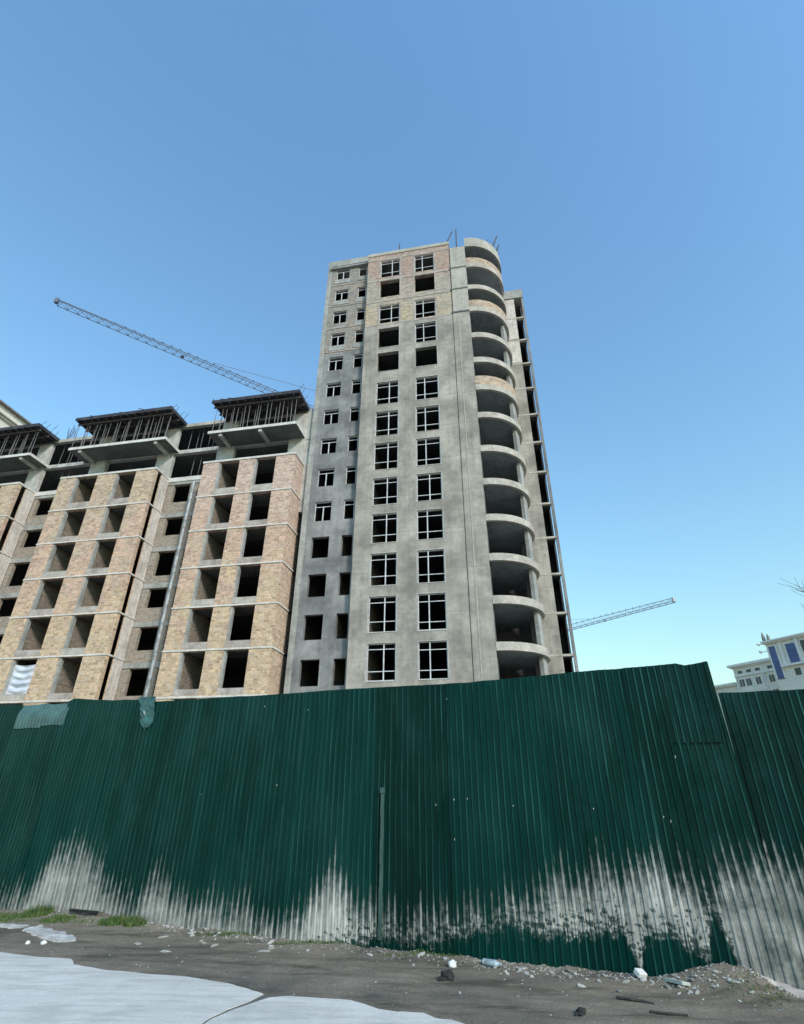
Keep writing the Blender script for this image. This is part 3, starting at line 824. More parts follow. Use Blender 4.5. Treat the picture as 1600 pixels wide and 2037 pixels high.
for (a, b) in ((-17.1, -8.95), (-31.0, -21.2), (-45.2, -35.1)):
    bw = 1.2
    LB(MB().box(a, b, -bw, 1.02, SL1, SL1T), 'cantilever_slab', M['soffit'])
    LB(MB().box(a - .01, b + .02, -bw - 0.03, -bw - 0.002, SL1 - 0.01, SL1T + 0.02).box(b + 0.002, b + 0.04, -bw - .03, 1.02, SL1 - 0.01, SL1T + 0.02), 'slab_edge', M['edge_white'])
    for x in (a + 1.0, b - 1.15) if a != -17.1 else (a + 1.0, a + 4.7):
        LB(MB().box(x, x + 0.28, -bw + 0.1, 1.0, SL1 - 0.28, SL1 - 0.002), 'cantilever_beam', M['column'])
    # formwork deck with joists on top
    a2, b2, fw = a + 0.05, b + 0.05 + (0.0), 1.55
    LB(MB().box(a2, b2, -fw, 1.0, DK - 0.04, DK + 0.10), 'deck_panel', M['ply'])
    LB(MB().box(a2 - 0.05, b2 + 0.05, -fw - 0.05, -fw - 0.002, DK - 0.12, DK + 0.22).box(b2 + 0.003, b2 + 0.06, -fw, 1.3, DK - 0.12, DK + 0.22), 'edge_board', M['ply'])
    x = a2 + 0.1
    while x < b2 - 0.1:                     # joists seen from below
        LB(MB().box(x, x + 0.09, -fw + 0.02, 1.0, DK - 0.20, DK - 0.042), 'joist', M['timber'])
        x += 0.75
    for y in (-fw + 0.35, -0.2, 0.8):
        LB(MB().box(a2, b2, y, y + 0.1, DK - 0.36, DK - 0.202), 'bearer', M['timber'])
    for i in range(int((b - a) / 0.36)):
        u = a + 0.25 + i * 0.36 + rq.uniform(-.1, .1)
        if u < -39.5: continue
        y = (-bw + 0.12, -bw + 0.45, -bw + 0.15)[i % 3] + rq.uniform(-.05, .05)
        lean = rq.uniform(-.08, .08)
        LB(MB().tube((u, y, SL1T), (u + lean * .5, y, SL1T + 1.6), 0.035, 0.035, 5).tube((u + lean * .5, y, SL1T + 1.5), (u + lean, y, DK - 0.36), 0.024, 0.024, 5), 'prop', M['prop'])
    for i in range(5):                      # loose boards and rods poking over the edge
        u = rq.uniform(a, b); z = DK + 0.15
        LB(MB().tube((u, -fw - rq.uniform(-.2, .35), z), (u + rq.uniform(-.8, .8), -fw + 0.6, z + rq.uniform(.1, .5)), 0.035, 0.03, 4), 'loose_timber', M['timber'])
    for i in range(4):
        LB(MB().tube((b2 - 0.3, -fw + 0.3 + i * .6, DK + 0.1), (b2 - 0.1 + rq.uniform(0, .5), -fw + 0.4 + i * .6, DK + 0.7 + rq.uniform(0, .6)), 0.022, 0.02, 4), 'loose_timber', M['timber'])
for (a, b) in ((-21.2, -17.2), (-35.1, -31.0)):
    for i in range(6):
        u = a + 0.4 + i * 0.62
        LB(MB().tube((u, 1.6 + 0.25 * (i % 2), SL1T), (u + 0.04, 1.6 + 0.25 * (i % 2), DK - 0.1), 0.035, 0.03, 5), 'prop', M['prop'])
    for i in range(2):
        u = a + 1.3 + i * 0.7
        LB(MB().tube((u, 1.6, 26.62), (u + 0.05, 1.6, SL1), 0.035, 0.03, 5), 'prop', M['prop'])
# starter bars over the left recess column
for i in range(12):
    u = -35.0 + rq.uniform(0, 1.2); 
    LB(MB().tube((u, 1.3 + rq.uniform(0, .5), DK), (u + rq.uniform(-.25, .35), 1.5, DK + rq.uniform(1.2, 2.4)), 0.018, 0.016, 4), 'rebar', M['rebar'])

# debris chute
ch = empty('debris_chute', facade_world(-18.25, 0.0, 0), -PHI)
tag(ch, 'grey segmented debris chute hanging down the recess between two brick bays', 'debris chute')
for i in range(25):
    z1 = 25.3 - i * 1.0
    seg = MB().tube((0, 0, z1 - 1.04), (0, 0, z1 - 0.08), 0.11, 0.14, 14).tube((0, 0, z1 - 0.08), (0, 0, z1), 0.16, 0.16, 14)
    seg.build('chute_segment', M['chute'], ch, smooth=False)
# plastic sheet in the lowest left opening
sh = MB(); nx_, nz_ = 26, 30
for j in range(nz_ + 1):
    for i in range(nx_ + 1):
        a = i / nx_; c = j / nz_
        sag = 0.10 * math.sin(c * 26 + 2.2 * math.sin(a * 3.14)) * math.sin(a * math.pi) + 0.08 * noise.noise(Vector((a * 3, c * 6, 1)))
        sh.v.append((a * 1.95 - 0.05 * c + 0.1 * noise.noise(Vector((c * 4, 0, a))) * (1 if 0.02 < a < 0.98 else 0.3), sag - 0.02, 2.15 * c * (1 - 0.05 * math.sin(a * math.pi))))
for j in range(nz_):
    for i in range(nx_):
        a = j * (nx_ + 1) + i
        sh.f.append((a, a + 1, a + nx_ + 2, a + nx_ + 1))
so = sh.build('plastic_sheet', M['sheet_cloth'], smooth=True)
so.location = facade_world(-29.28, 0.62, 7.95); so.rotation_euler = (0, 0, -PHI)
tag(so, 'crumpled white plastic sheet hung in the lowest left brick opening', 'plastic sheet')

# ------------------------------------------------------------------ green fence
TX = Vector((1, FSL, 0)).normalized()
TN = Vector((TX.y, -TX.x, 0))               # towards the camera
SPL = [(-13, .5), (-9, .45), (-6.2, .28), (-5.63, .38), (-5.33, .84), (-4.99, .95), (-4.59, .89), (-4.18, .51), (-3.71, .36), (-3.52, .6), (-3.31, .75),
       (-3.09, .5), (-2.67, .41), (-2.29, .38), (-1.93, .4), (-1.56, .29), (-1.23, .34), (-.99, .71), (-.8, .85), (-.59, .58), (-.27, .44), (.03, .41),
       (.32, .48), (.6, .5), (.88, .56), (1.15, .57), (1.43, .73), (1.65, .88), (1.96, .94), (2.23, 1.09), (2.34, .9), (2.57, 1.05), (2.8, 1.06), (3.06, .92),
       (3.28, 1.06), (3.67, 1.16), (4.01, 1.02), (5, .95), (9.5, .9)]
LOW = [(-13, -.6), (-1.5, -.5), (-.6, .02), (-.2, .12), (.3, .12), (.8, .22), (1.13, .32), (1.63, .31), (1.87, .28), (2.3, .40), (2.42, .05), (2.5, .3), (2.8, .34), (3.0, .2), (3.1, .66), (3.18, .3), (3.3, -.4), (9.5, -.6)]
TOPZ = [(-13, 3.08), (-7.55, 3.07), (-6.7, 3.03), (-5.88, 3.05), (-5.8, 3.09), (-5.0, 3.02), (-4.07, 2.99), (-4.05, 2.95), (-2.32, 2.95), (-.71, 2.96), (.9, 2.95), (1.6, 2.97), (2.25, 3.0), (3.08, 3.01), (3.32, 3.015), (3.39, 2.99), (3.62, 3.02)]
def interp(P, x):
    if x <= P[0][0]: return P[0][1]
    for (a, va), (b, vb) in zip(P, P[1:]):
        if a <= x <= b: return va + (vb - va) * (x - a) / max(1e-6, b - a)
    return P[-1][1]
# (s, height, crest, valley); pitch .08
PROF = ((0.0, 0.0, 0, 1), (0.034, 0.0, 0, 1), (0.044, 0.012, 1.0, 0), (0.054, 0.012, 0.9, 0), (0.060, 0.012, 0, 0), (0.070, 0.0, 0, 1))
def sheet(name, x0, x1, topf, material, parent, off=0.0, z0=-0.05, seed=0.0, origin=(0, 0, 0), rowsn=26, lean=0.0, slant=0.0):
    """corrugated sheet between world x0..x1 on the fence line"""
    Ltot = (x1 - x0) / TX.x
    ss = []
    k = 0
    while k * 0.08 < Ltot:
        for a, d, cr_, vl_ in PROF:
            if k * 0.08 + a <= Ltot: ss.append((k * 0.08 + a, d, cr_, vl_))
        k += 1
    verts = []; spl = []; low = []; crs = []; vls = []; thn = []
    for j in range(rowsn + 1):
        for s, d, cr_, vl_ in ss:
            x = x0 + TX.x * s
            zt = topf(x)
            z = z0 + (zt - z0) * j / rowsn
            wob = 0.026 * noise.noise(Vector((x * 1.7, z * 0.9, seed))) + 0.006 * noise.noise(Vector((x * 6, z * 1.5, seed + 4)))
            dd = off + d + wob + lean * z
            jx = 0.005 * noise.noise(Vector((x * 2.0, z * 2.2, seed + 9))) + slant * (1 - z / 3.0) * (x - x0) / (x1 - x0)
            p = Vector((x, fence_y(x), 0)) + TN * dd + TX * jx
            verts.append((p.x - origin[0], p.y - origin[1], z - origin[2]))
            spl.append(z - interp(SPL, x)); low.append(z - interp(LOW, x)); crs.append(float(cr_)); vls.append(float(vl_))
            thn.append(max(0.0, min(1.0, (x - 3.1) / 0.15)) * 0.85 * min(1, max(0, (1.15 - z) / 0.5)) + 0.45 * min(1.0, max(0.0, (-1.3 - x) / 0.8)))
    nn = len(ss); faces = []
    for j in range(rowsn):
        for i in range(nn - 1):
            a = j * nn + i
            faces.append((a, a + 1, a + nn + 1, a + nn))
    me = bpy.data.meshes.new(name); me.from_pydata(verts, [], faces); me.update()
    me.materials.append(material)
    for nm, arr in (("splash", spl), ("low", low), ("crest_glint", crs), ("valley", vls), ("thin", thn)):
        at = me.attributes.new(nm, 'FLOAT', 'POINT'); at.data.foreach_set("value", arr)
    o = bpy.data.objects.new(name, me); COL.objects.link(o); o.parent = parent
    return o

fo = (0.0, FY0, 0.0)
fence = empty('corrugated_fence', fo)
tag(fence, 'long tall dark green corrugated metal fence with mud splashed along its foot', 'fence')
bounds = [-13.0, -11.9, -10.8, -9.7, -8.6, -7.7, -6.98, -5.87, -4.75, -3.62, -2.5, -1.42, -0.36, 0.66, 1.72, 2.78, 3.62]
rf = random.Random(9)
def top_main(x): return interp(TOPZ, x) + 0.006 * noise.noise(Vector((x * 5, 0, 3)))
for i, (a, b) in enumerate(zip(bounds, bounds[1:])):
    if abs(a + 6.98) < .01:
        tf = lambda x: 2.64 + 0.03 * (x + 6.98)
    else:
        tf = top_main
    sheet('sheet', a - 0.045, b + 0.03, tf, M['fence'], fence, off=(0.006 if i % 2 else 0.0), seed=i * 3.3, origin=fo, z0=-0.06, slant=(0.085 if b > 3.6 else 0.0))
# overlapping patch near the right end
def rot_patch(x): return top_main(x) - 0.003
# (short sheet riveted over the top right corner)
pz = MB()
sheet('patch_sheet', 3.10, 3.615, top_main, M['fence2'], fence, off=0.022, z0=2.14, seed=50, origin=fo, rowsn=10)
# bent flap: the sheet's torn head leans back and away
def flap(xa, xb, za, zb, sk, back, name, nseg):
    mbf = MB(); ncol = int((xb - xa) / TX.x / 0.02)
    for j in range(nseg + 1):
        c = j / nseg
        for i in range(ncol + 1):
            x = xa + (xb - xa) * i / ncol + sk * c
            d = 0.014 * (1 if (i // 2) % 2 else 0)
            p = Vector((x, fence_y(x), 0)) + TN * (0.01 + d - back * c + 0.03 * math.sin(c * 3))
            mbf.v.append((p.x, p.y, za + (zb - za) * c + 0.02 * noise.noise(Vector((x * 3, c, 0)))))
    for j in range(nseg):
        for i in range(ncol):
            a = j * (ncol + 1) + i
            mbf.f.append((a, a + 1, a + ncol + 2, a + ncol + 1))
    return mbf.build(name, M['flap'], fence, fo)
flap(-7.00, -6.36, 2.63, 3.03, 0.0, 0.05, 'bent_flap', 6)
flap(-6.40, -5.87, 2.655, 3.02, 0.03, 0.035, 'bent_flap', 6)
# rails and posts behind
for z in (0.5, 1.6, 2.6):
    a = Vector((-13, fence_y(-13), z)) - TN * 0.06; b = Vector((3.6, fence_y(3.6), z)) - TN * 0.06
    MB().tube(a, b, 0.025, 0.025, 6).build('rail', M['rebar'], fence, fo)
for i in range(7):
    x = -12 + i * 2.58
    p = Vector((x, fence_y(x), 0)) - TN * 0.12
    MB().tube((p.x, p.y, -0.3), (p.x, p.y, 2.9), 0.035, 0.035, 8).build('post', M['rebar'], fence, fo)
# pale batten screwed over a seam
p = Vector((-0.22, fence_y(-0.22), 0)) + TN * 0.03
bt = MB()
for j in range(12):
    z = 0.12 + j * 0.125; xo = 0.003 * math.sin(j * 1.7)
    bt.box(p.x - 0.022 + xo, p.x + 0.022 + xo, p.y - 0.012, p.y + 0.008, z, z + 0.1245)
bt.box(p.x - 0.035, p.x + 0.03, p.y - 0.016, p.y + 0.008, 1.625, 1.69)
bt.build('batten', M['batten'], fence, fo)

fo2 = (6.0, fence_y(6.0), 0)
fence2 = empty('corrugated_fence', fo2)
tag(fence2, 'lower dark green corrugated fence section at the far right past the gap', 'fence')
for i, (a, b) in enumerate(((3.668, 4.75), (4.75, 5.8), (5.8, 6.9), (6.9, 8.0), (8.0, 9.2))):
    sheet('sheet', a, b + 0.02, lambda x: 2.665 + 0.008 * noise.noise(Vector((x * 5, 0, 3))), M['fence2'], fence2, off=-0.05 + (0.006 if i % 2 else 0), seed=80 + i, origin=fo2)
for i in range(3):
    x = 4.5 + i * 2.2
    q = Vector((x, fence_y(x), 0)) - TN * 0.15
    MB().tube((q.x, q.y, -0.3), (q.x, q.y, 2.6), 0.035, 0.035, 8).build('post', M['rebar'], fence2, fo2)

# small screws and paint chips
mbs = MB()
for x, z in ((0.67, 1.56), (0.83, 1.57), (-1.72, 1.72), (-2.9, 1.6), (0.45, 1.5), (2.87, 1.41), (2.93, 1.37), (0.62, 2.75), (-2.05, 2.78), (-1.35, 2.7), (0.66, 1.14), (2.2, 1.48), (1.35, 1.5), (3.1, 2.0)):
    q = Vector((x, fence_y(x), 0)) + TN * 0.024
    h = 0.007 + 0.008 * abs(math.sin(x * 37)); w = 0.004 + 0.003 * abs(math.sin(x * 91))
    mbs.poly([(q.x - w, q.y, z - h), (q.x + w * .6, q.y - .002, z - h * .7), (q.x + w, q.y - .002, z + h * .5), (q.x - w * .3, q.y, z + h)])
mbs.build('paint_chip', M['chip'], fence, fo)

# torn film snagged on the fence top
tf = MB(); nu, nv = 7, 12
for j in range(nv + 1):
    c = j / nv
    for i in range(nu + 1):
        a = i / nu
        x = -4.38 + 0.33 * a + 0.10 * c * (0.5 - a) + 0.10 * c
        x += 0.03 * noise.noise(Vector((a * 5, c * 5, 2)))
        p = Vector((x, fence_y(x), 0)) + TN * (0.035 + 0.025 * noise.noise(Vector((a * 6, c * 7, 8))))
        zb = 2.52 + 0.10 * abs(a - 0.45) * 2 + 0.05 * noise.noise(Vector((a * 9, 0, 1)))
        tf.v.append((p.x, p.y, 3.03 + (zb - 3.03) * c))
for j in range(nv):
    for i in range(nu):
        a = j * (nu + 1) + i
        tf.f.append((a, a + 1, a + nu + 2, a + nu + 1))
tag(tf.build('torn_film', M['film']), 'torn teal plastic film snagged over the top edge of the green fence', 'plastic film')

# ------------------------------------------------------------------ litter, stones, rubble, grass
def lump(r, sx, sy, sz, seed, sub=2, rough=0.35):
    import bmesh
    bm = bmesh.new(); bmesh.ops.create_icosphere(bm, subdivisions=sub, radius=1.0)
    mb = MB()
    for v in bm.verts:
        n = 1 + rough * noise.noise(v.co * 1.4 + Vector((seed, 0, 0))) + rough * 0.5 * noise.noise(v.co * 3.7 + Vector((0, seed, 0)))
        mb.v.append((v.co.x * n * r * sx, v.co.y * n * r * sy, v.co.z * n * r * sz))
    for f in bm.faces: mb.f.append(tuple(v.index for v in f.verts))
    bm.free(); return mb
def put(o, x, y, dz=0.0, rz=0.0, tilt=(0, 0)):
    o.location = (x, y, verge_z(x, y) + dz); o.rotation_euler = (tilt[0], tilt[1], rz); return o

stone_protos = [lump(1, 1, 0.75, 0.5, s * 7.7, 1, 0.5).build('stone', M['stone'] if s % 3 else M['stone_dark']) for s in range(6)]
first = [True] * 6
rs = random.Random(21)
spots = []
for i in range(150):
    x = rs.choice((rs.uniform(-3.6, 3.6), rs.uniform(0.3, 3.5), rs.uniform(-4, -1.5)))
    spread = 0.10 if x < 1 else 0.14
    y = fence_y(x) - 0.05 - abs(rs.gauss(0, spread)) - (0.12 * rs.random() if x > 1 else 0)
    spots.append((x, y, rs.choice((0.012, 0.016, 0.02, 0.028, 0.035))))
for i in range(30):
    x = rs.uniform(2.6, 3.75); spots.append((x, fence_y(x) - rs.uniform(.05, .65), rs.choice((.015, .02, .03))))
for i, (x, y, s) in enumerate(spots):
    k = i % 6
    if first[k]: o = stone_protos[k]; first[k] = False
    else: o = stone_protos[k].copy(); COL.objects.link(o)
    o.scale = (s * rs.uniform(.8, 1.5), s, s * rs.uniform(.7, 1.1))
    put(o, x, y, s * 0.2, rs.uniform(0, 6.28), (rs.uniform(-.3, .3), rs.uniform(-.3, .3)))
    tag(o, 'small stone in the rubble strewn along the foot of the green fence', 'stone', 'small stones along the fence foot')
# gravel as stuff
gv = MB()
for i in range(2600):
    x = rs.uniform(-6, 3.8)
    dens = 1.0 if x > 0.8 else 0.45
    if rs.random() > dens: continue
    y = fence_y(x) - abs(rs.gauss(0.03, 0.14))
    if rs.random() < 0.12: y = edge_y(x) + rs.random() * (fence_y(x) - edge_y(x))
    s = rs.uniform(0.003, 0.010); z = verge_z(x, y)
    b0 = len(gv.v)
    for q in range(4):
        t = 2.1 * q + rs.random()
        gv.v.append((x + s * math.cos(t) * 1.3, y + s * math.sin(t), z + (s * 0.9 if q == 3 else -0.001)))
    gv.f += [(b0, b0 + 1, b0 + 3), (b0 + 1, b0 + 2, b0 + 3), (b0 + 2, b0, b0 + 3)]
tag(gv.build('gravel', M['stone']), 'fine gravel and crumbs scattered over the dirt by the fence', 'gravel', kind='stuff')
# thin litter: chips of light plaster / paper near the fence
def box_item(name, sx, sy, sz, m, x, y, rz, tilt, label, cat, dz=0.0):
    mb = lump(1, 1, 1, 1, 0, 1, 0) if False else MB().box(-sx / 2, sx / 2, -sy / 2, sy / 2, 0, sz)
    o = mb.build(name, m)
    bv = o.modifiers.new('bevel', 'BEVEL'); bv.width = min(sx, sy, sz) * 0.2; bv.segments = 2
    put(o, x, y, dz, rz, tilt); tag(o, label, cat); return o
box_item('foam_block', 0.11, 0.075, 0.05, M['white_item'], 2.36, 6.72, 0.5, (0.5, 0.15), 'white foam block lying in the rubble below a mud streak', 'block', 0.01)
box_item('board_offcut', 0.26, 0.09, 0.03, M['wood'], 2.62, 6.50, 1.9, (0.18, 0.1), 'short pale grooved board offcut lying beside the dirt mound', 'board', 0.005)
bo = MB()
bo.tube((-0.11, 0, 0), (0.05, 0, 0.005), 0.03, 0.034, 10).tube((0.05, 0, 0.005), (0.09, 0, 0.008), 0.034, 0.013, 10).tube((0.09, 0, 0.008), (0.11, 0, 0.01), 0.014, 0.014, 8)
bo = bo.build('plastic_bottle', M['blue_item'], smooth=False); put(bo, 0.98, 7.16, 0.03, -0.75)
tag(bo, 'crushed pale blue plastic bottle lying near the fence foot', 'bottle')
o = lump(0.045, 1, .9, .8, 3.3, 2, .3).build('crumpled_paper', M['white_item']); put(o, 0.56, 7.17, 0.025)
tag(o, 'crumpled white paper ball left of the pale blue bottle', 'paper')
o = lump(0.068, 1.1, .7, .6, 5.1, 3, .75).build('earth_clod', M['black_item']); put(o, 0.46, 6.70, 0.03, 0.4)
tag(o, 'black earth clod alone on the dirt between fence and road', 'clod')
o = lump(0.04, 1.4, .8, .5, 8.1, 3, .7).build('earth_clod', M['black_item']); put(o, 1.49, 5.76, 0.015, 0.9)
tag(o, 'small dark clod at the bottom edge, right of the road', 'clod')
o = lump(0.028, 1, .8, .8, 9.1, 2, .3).build('pebble', M['white_item']); put(o, -4.44, 8.0, 0.012)
tag(o, 'left one of two round white pebbles by the flat concrete scraps', 'pebble')
o = lump(0.032, 1, .8, .8, 9.9, 2, .3).build('pebble', M['white_item']); put(o, -4.26, 8.02, 0.012)
tag(o, 'right one of two round white pebbles by the flat concrete scraps', 'pebble')
def flat_patch(name, pts, h, label, cat, m, step=0.014):
    """thin crust draped over the dirt, with a ragged outline"""
    def inside(x, y):
        c = False
        for (xa, ya), (xb, yb) in zip(pts, pts[1:] + pts[:1]):
            if (ya > y) != (yb > y) and x < (xb - xa) * (y - ya) / (yb - ya) + xa: c = not c
        return c
    xs = [p[0] for p in pts]; ys = [p[1] for p in pts]
    cx, cy = sum(xs) / len(xs), sum(ys) / len(ys)
    mb = MB(); idx = {}
    def vid(i, j):
        if (i, j) not in idx:
            x, y = min(xs) + i * step, min(ys) + j * step
            idx[i, j] = len(mb.v)
            mb.v.append((x - cx, y - cy, verge_z(x, y) + h * (0.7 + 0.5 * noise.noise(Vector((x * 14, y * 14, 0))))))
        return idx[i, j]
    for i in range(int((max(xs) - min(xs)) / step) + 1):
        for j in range(int((max(ys) - min(ys)) / step) + 1):
            x, y = min(xs) + (i + .5) * step, min(ys) + (j + .5) * step
            wx = x + .06 * noise.noise(Vector((x * 7, y * 7, 0))); wy = y + .06 * noise.noise(Vector((x * 7, y * 7, 5)))
            if inside(wx, wy): mb.f.append((vid(i, j), vid(i + 1, j), vid(i + 1, j + 1), vid(i, j + 1)))
    o = mb.build(name, m)
    so_ = o.modifiers.new('thick', 'SOLIDIFY'); so_.thickness = 0.02; so_.offset = -1
    o.location = (cx, cy, 0); tag(o, label, cat); return o
flat_patch('concrete_scrap', [(-4.95, 8.70), (-4.62, 8.42), (-4.2, 8.10), (-3.95, 8.16), (-4.02, 8.28), (-4.45, 8.62), (-4.82, 8.86)], 0.018, 'long pale flat concrete scrap lying on the dirt below the grass', 'concrete scrap', M['stone'])
flat_patch('concrete_scrap', [(-6.4, 9.1), (-5.5, 8.88), (-5.05, 8.80), (-4.98, 8.92), (-5.4, 9.06), (-6.3, 9.3)], 0.016, 'pale flat concrete scrap at the left edge beside the grass', 'concrete scrap', M['stone'])
chips = [(-2.66, 7.66, .10, .03, .2), (-3.12, 8.0, .09, .03, .5), (-2.95, 8.3, .16, .025, .1), (-2.35, 8.06, .10, .03, .9), (-2.2, 7.98, .09, .03, .7), (-2.42, 8.16, .05, .04, .2),
         (-1.55, 7.70, .16, .025, 0.0), (-1.5, 7.86, .09, .04, .3), (-1.05, 7.72, .05, .03, .3), (0.15, 7.2, .04, .03, .3), (0.55, 6.3, .03, .03, .2), (2.18, 6.6, .07, .03, .4),
         (3.05, 6.25, .11, .035, -.8), (3.12, 6.12, .05, .03, .1), (2.72, 6.36, .05, .03, .1), (1.55, 6.95, .05, .04, .2), (1.25, 7.05, .06, .05, .8)]
cp = lump(0.5, 1, 1, 1.4, 4.4, 2, 0.55).build('plaster_chip', M['chip'])
for i, (x, y, sx, sy, rz) in enumerate(chips):
    o = cp if i == 0 else cp.copy()
    if i: COL.objects.link(o)
    o.scale = (sx * rs.uniform(.7, 1.1), sy * rs.uniform(.9, 1.6), 0.016 * rs.uniform(.7, 1.3)); put(o, x, y, 0.003, rz + rs.uniform(-.4, .4), (rs.uniform(-.15, .25), rs.uniform(-.2, .2)))
    tag(o, 'flat white plaster chip lying on the dirt strip before the fence', 'plaster chip', 'white plaster chips on the dirt')
def twig(pts, r, label):
    mb = MB()
    for a, b in zip(pts, pts[1:]): mb.tube((a[0] - pts[0][0], a[1] - pts[0][1], a[2]), (b[0] - pts[0][0], b[1] - pts[0][1], b[2]), r, r * .8, 5)
    o = mb.build('stick', M['twig']); o.location = (pts[0][0], pts[0][1], verge_z(pts[0][0], pts[0][1]))
    tag(o, label, 'stick')
twig([(1.93, 6.17, .012), (2.02, 6.10, .02), (2.12, 6.08, .012), (2.2, 6.02, .008)], 0.014, 'dark crooked stick on the dirt at lower right')
twig([(2.08, 5.83, .01), (2.2, 5.77, .014), (2.36, 5.74, .01)], 0.011, 'straight dark stick nearest the bottom edge of the dirt')
o = MB().box(-.25, .25, -.02, .02, 0, .03).build('rubber_strip', M['dark_item']); put(o, -4.45, 9.22, 0.03, -0.35)
tag(o, 'black rubber strip lying under the fence between two grass tufts', 'rubber strip')
# white cement spill at the right foot
cs = [(3.35, 6.36), (3.48, 6.12), (3.72, 5.98), (4.1, 5.86), (4.6, 5.82), (4.6, 5.98), (4.1, 6.1), (3.8, 6.2), (3.6, 6.31)]
flat_patch('cement_spill', cs, 0.02, 'pale grey spill of dried cement at the right foot of the fence', 'cement spill', M['spandrel'])

# grass tufts (uncountable)
gr = MB(); rg = random.Random(31)
def tuft(cx, cy, rx, ry, n, hmax):
    for i in range(n):
        t = rg.uniform(0, 6.28); q = math.sqrt(rg.random())
        x = cx + rx * q * math.cos(t); y = cy + ry * q * math.sin(t)
        y = min(y, fence_y(x) - 0.03)
        z = verge_z(x, y); h = hmax * rg.uniform(.4, 1) * (1 - 0.5 * q); a = rg.uniform(0, 6.28); w = rg.uniform(.003, .006)
        dx, dy = math.cos(a), math.sin(a); bx, by = rg.uniform(-.5, .5) * h, rg.uniform(-.5, .5) * h
        b0 = len(gr.v)
        gr.v += [(x - dx * w, y - dy * w, z), (x + dx * w, y + dy * w, z), (x + bx * .4 + dx * w * .7, y + by * .4 + dy * w * .7, z + h * .6),
                 (x + bx * .4 - dx * w * .7, y + by * .4 - dy * w * .7, z + h * .6), (x + bx, y + by, z + h)]
        gr.f += [(b0, b0 + 1, b0 + 2, b0 + 3), (b0 + 3, b0 + 2, b0 + 4)]
tuft(-5.85, 9.40, .55, .20, 900, .10); tuft(-5.2, 9.42, .22, .12, 420, .20); tuft(-5.6, 9.2, .5, .1, 260, .06)
tuft(-4.72, 9.10, .24, .12, 420, .09); tuft(-3.80, 8.90, .26, .13, 800, .13); tuft(-3.52, 8.80, .16, .09, 330, .16); tuft(-4.2, 8.98, .4, .08, 160, .05)
tuft(-8.0, 10.3, 1.5, .3, 2500, .13)
tuft(-1.1, 8.02, .45, .04, 200, .06); tuft(-2.2, 8.42, .4, .05, 200, .06); tuft(0.2, 7.55, .5, .04, 180, .05)
tuft(3.9, 5.75, .4, .25, 500, .05); tuft(3.2, 6.15, .25, .2, 120, .05)
tag(gr.build('grass', M['grass']), 'short green grass tufts growing along the foot of the fence', 'grass', kind='stuff')

# ------------------------------------------------------------------ tower cranes
def crane(name, tip, through, mast_t, zj, m, label, mast_s=1.0, size=1.3, tie=True):
    tip = Vector((*tip, zj)); thr = Vector((*through, zj))
    mastp = tip + (thr - tip) * mast_t
    root = empty(name, (mastp.x, mastp.y, 0)); tag(root, label, 'crane')
    off = (mastp.x, mastp.y, 0)
    d = (mastp - tip); L = d.length; d.normalize(); s = Vector((-d.y, d.x, 0)); up = Vector((0, 0, 1))
    jb = MB(); n = int(L / size / 1.15); cr = size * 0.052; br = size * 0.026
    def P(t, k):
        tp = 0.55 + 0.45 * min(1, t * 3)
        c = tip + d * (L * t)
        if k == 2: return c + up * size * 1.05 * tp
        return c + s * size * 0.5 * (1 if k else -1)
    for k in range(3):
        jb.tube(P(0, k), P(1, k), cr, cr, 5)
    for i in range(n):
        a, b, h = i / n, (i + 1) / n, (i + .5) / n
        for k in (0, 1):
            jb.tube(P(a, k), P(h, 2), br, br, 4).tube(P(h, 2), P(b, k), br, br, 4)
        jb.tube(P(a, 0), P(b, 1), br, br, 4).tube(P(a, 0), P(a, 1), br, br, 4)
    jb.build('jib', m, root, off)
    c = tip - d * 0.2
    MB().box(c.x - size * .2, c.x + size * .2, c.y - size * .2, c.y + size * .2, zj - .1, zj + size * .65).build('jib_head', m, root, off)
    tr = tip + d * (L * 0.33)
    MB().box(tr.x - size * .2, tr.x + size * .2, tr.y - size * .2, tr.y + size * .2, zj - size * .2, zj).build('trolley', m, root, off)
    ms = MB(); a = 0.9 * mast_s
    cs_ = [(mastp.x + sx * a, mastp.y + sy * a) for sx, sy in ((-1, -1), (1, -1), (1, 1), (-1, 1))]
    for x, y in cs_: ms.tube((x, y, 0), (x, y, zj + 1), .1, .1, 5)
    z = 0
    while z < zj - 2:
        for q in range(4):
            (xa, ya), (xb, yb) = cs_[q], cs_[(q + 1) % 4]
            ms.tube((xa, ya, z), (xb, yb, z + 2), .05, .05, 4).tube((xa, ya, z), (xb, yb, z), .05, .05, 4)
        z += 2
    ms.build('mast', m, root, off)
    apex = mastp + up * 8.0
    hd = MB()
    for x, y in cs_: hd.tube((x, y, zj + 1), apex, .09, .07, 5)
    hd.build('tower_head', m, root, off)
    MB().box(mastp.x - 0.8 + s.x * 1.6, mastp.x + 0.8 + s.x * 1.6, mastp.y - .8 + s.y * 1.6, mastp.y + .8 + s.y * 1.6, zj - 1.6, zj + 0.8).build('cab', m, root, off)
    cj = MB(); e = mastp + d * 13
    for q in (-.6, .6): cj.tube(mastp + s * q, e + s * q, .12, .12, 5)
    for i in range(8): cj.tube(mastp + d * (i * 1.6) + s * .6, mastp + d * (i * 1.6 + 1.6) - s * .6, .06, .06, 4)
    cj.build('counter_jib', m, root, off)
    MB().box(e.x - 1, e.x + 1, e.y - 1, e.y + 1, zj - 2.2, zj).build('counterweight', M['concrete'], root, off)
    if tie:
        for t in (0.42,):
            MB().tube(P(t, 2), apex, 0.045, 0.045, 4).build('tie_rod', m, root, off)
    MB().tube(apex, e, 0.05, 0.05, 4).build('tie_rod', m, root, off)
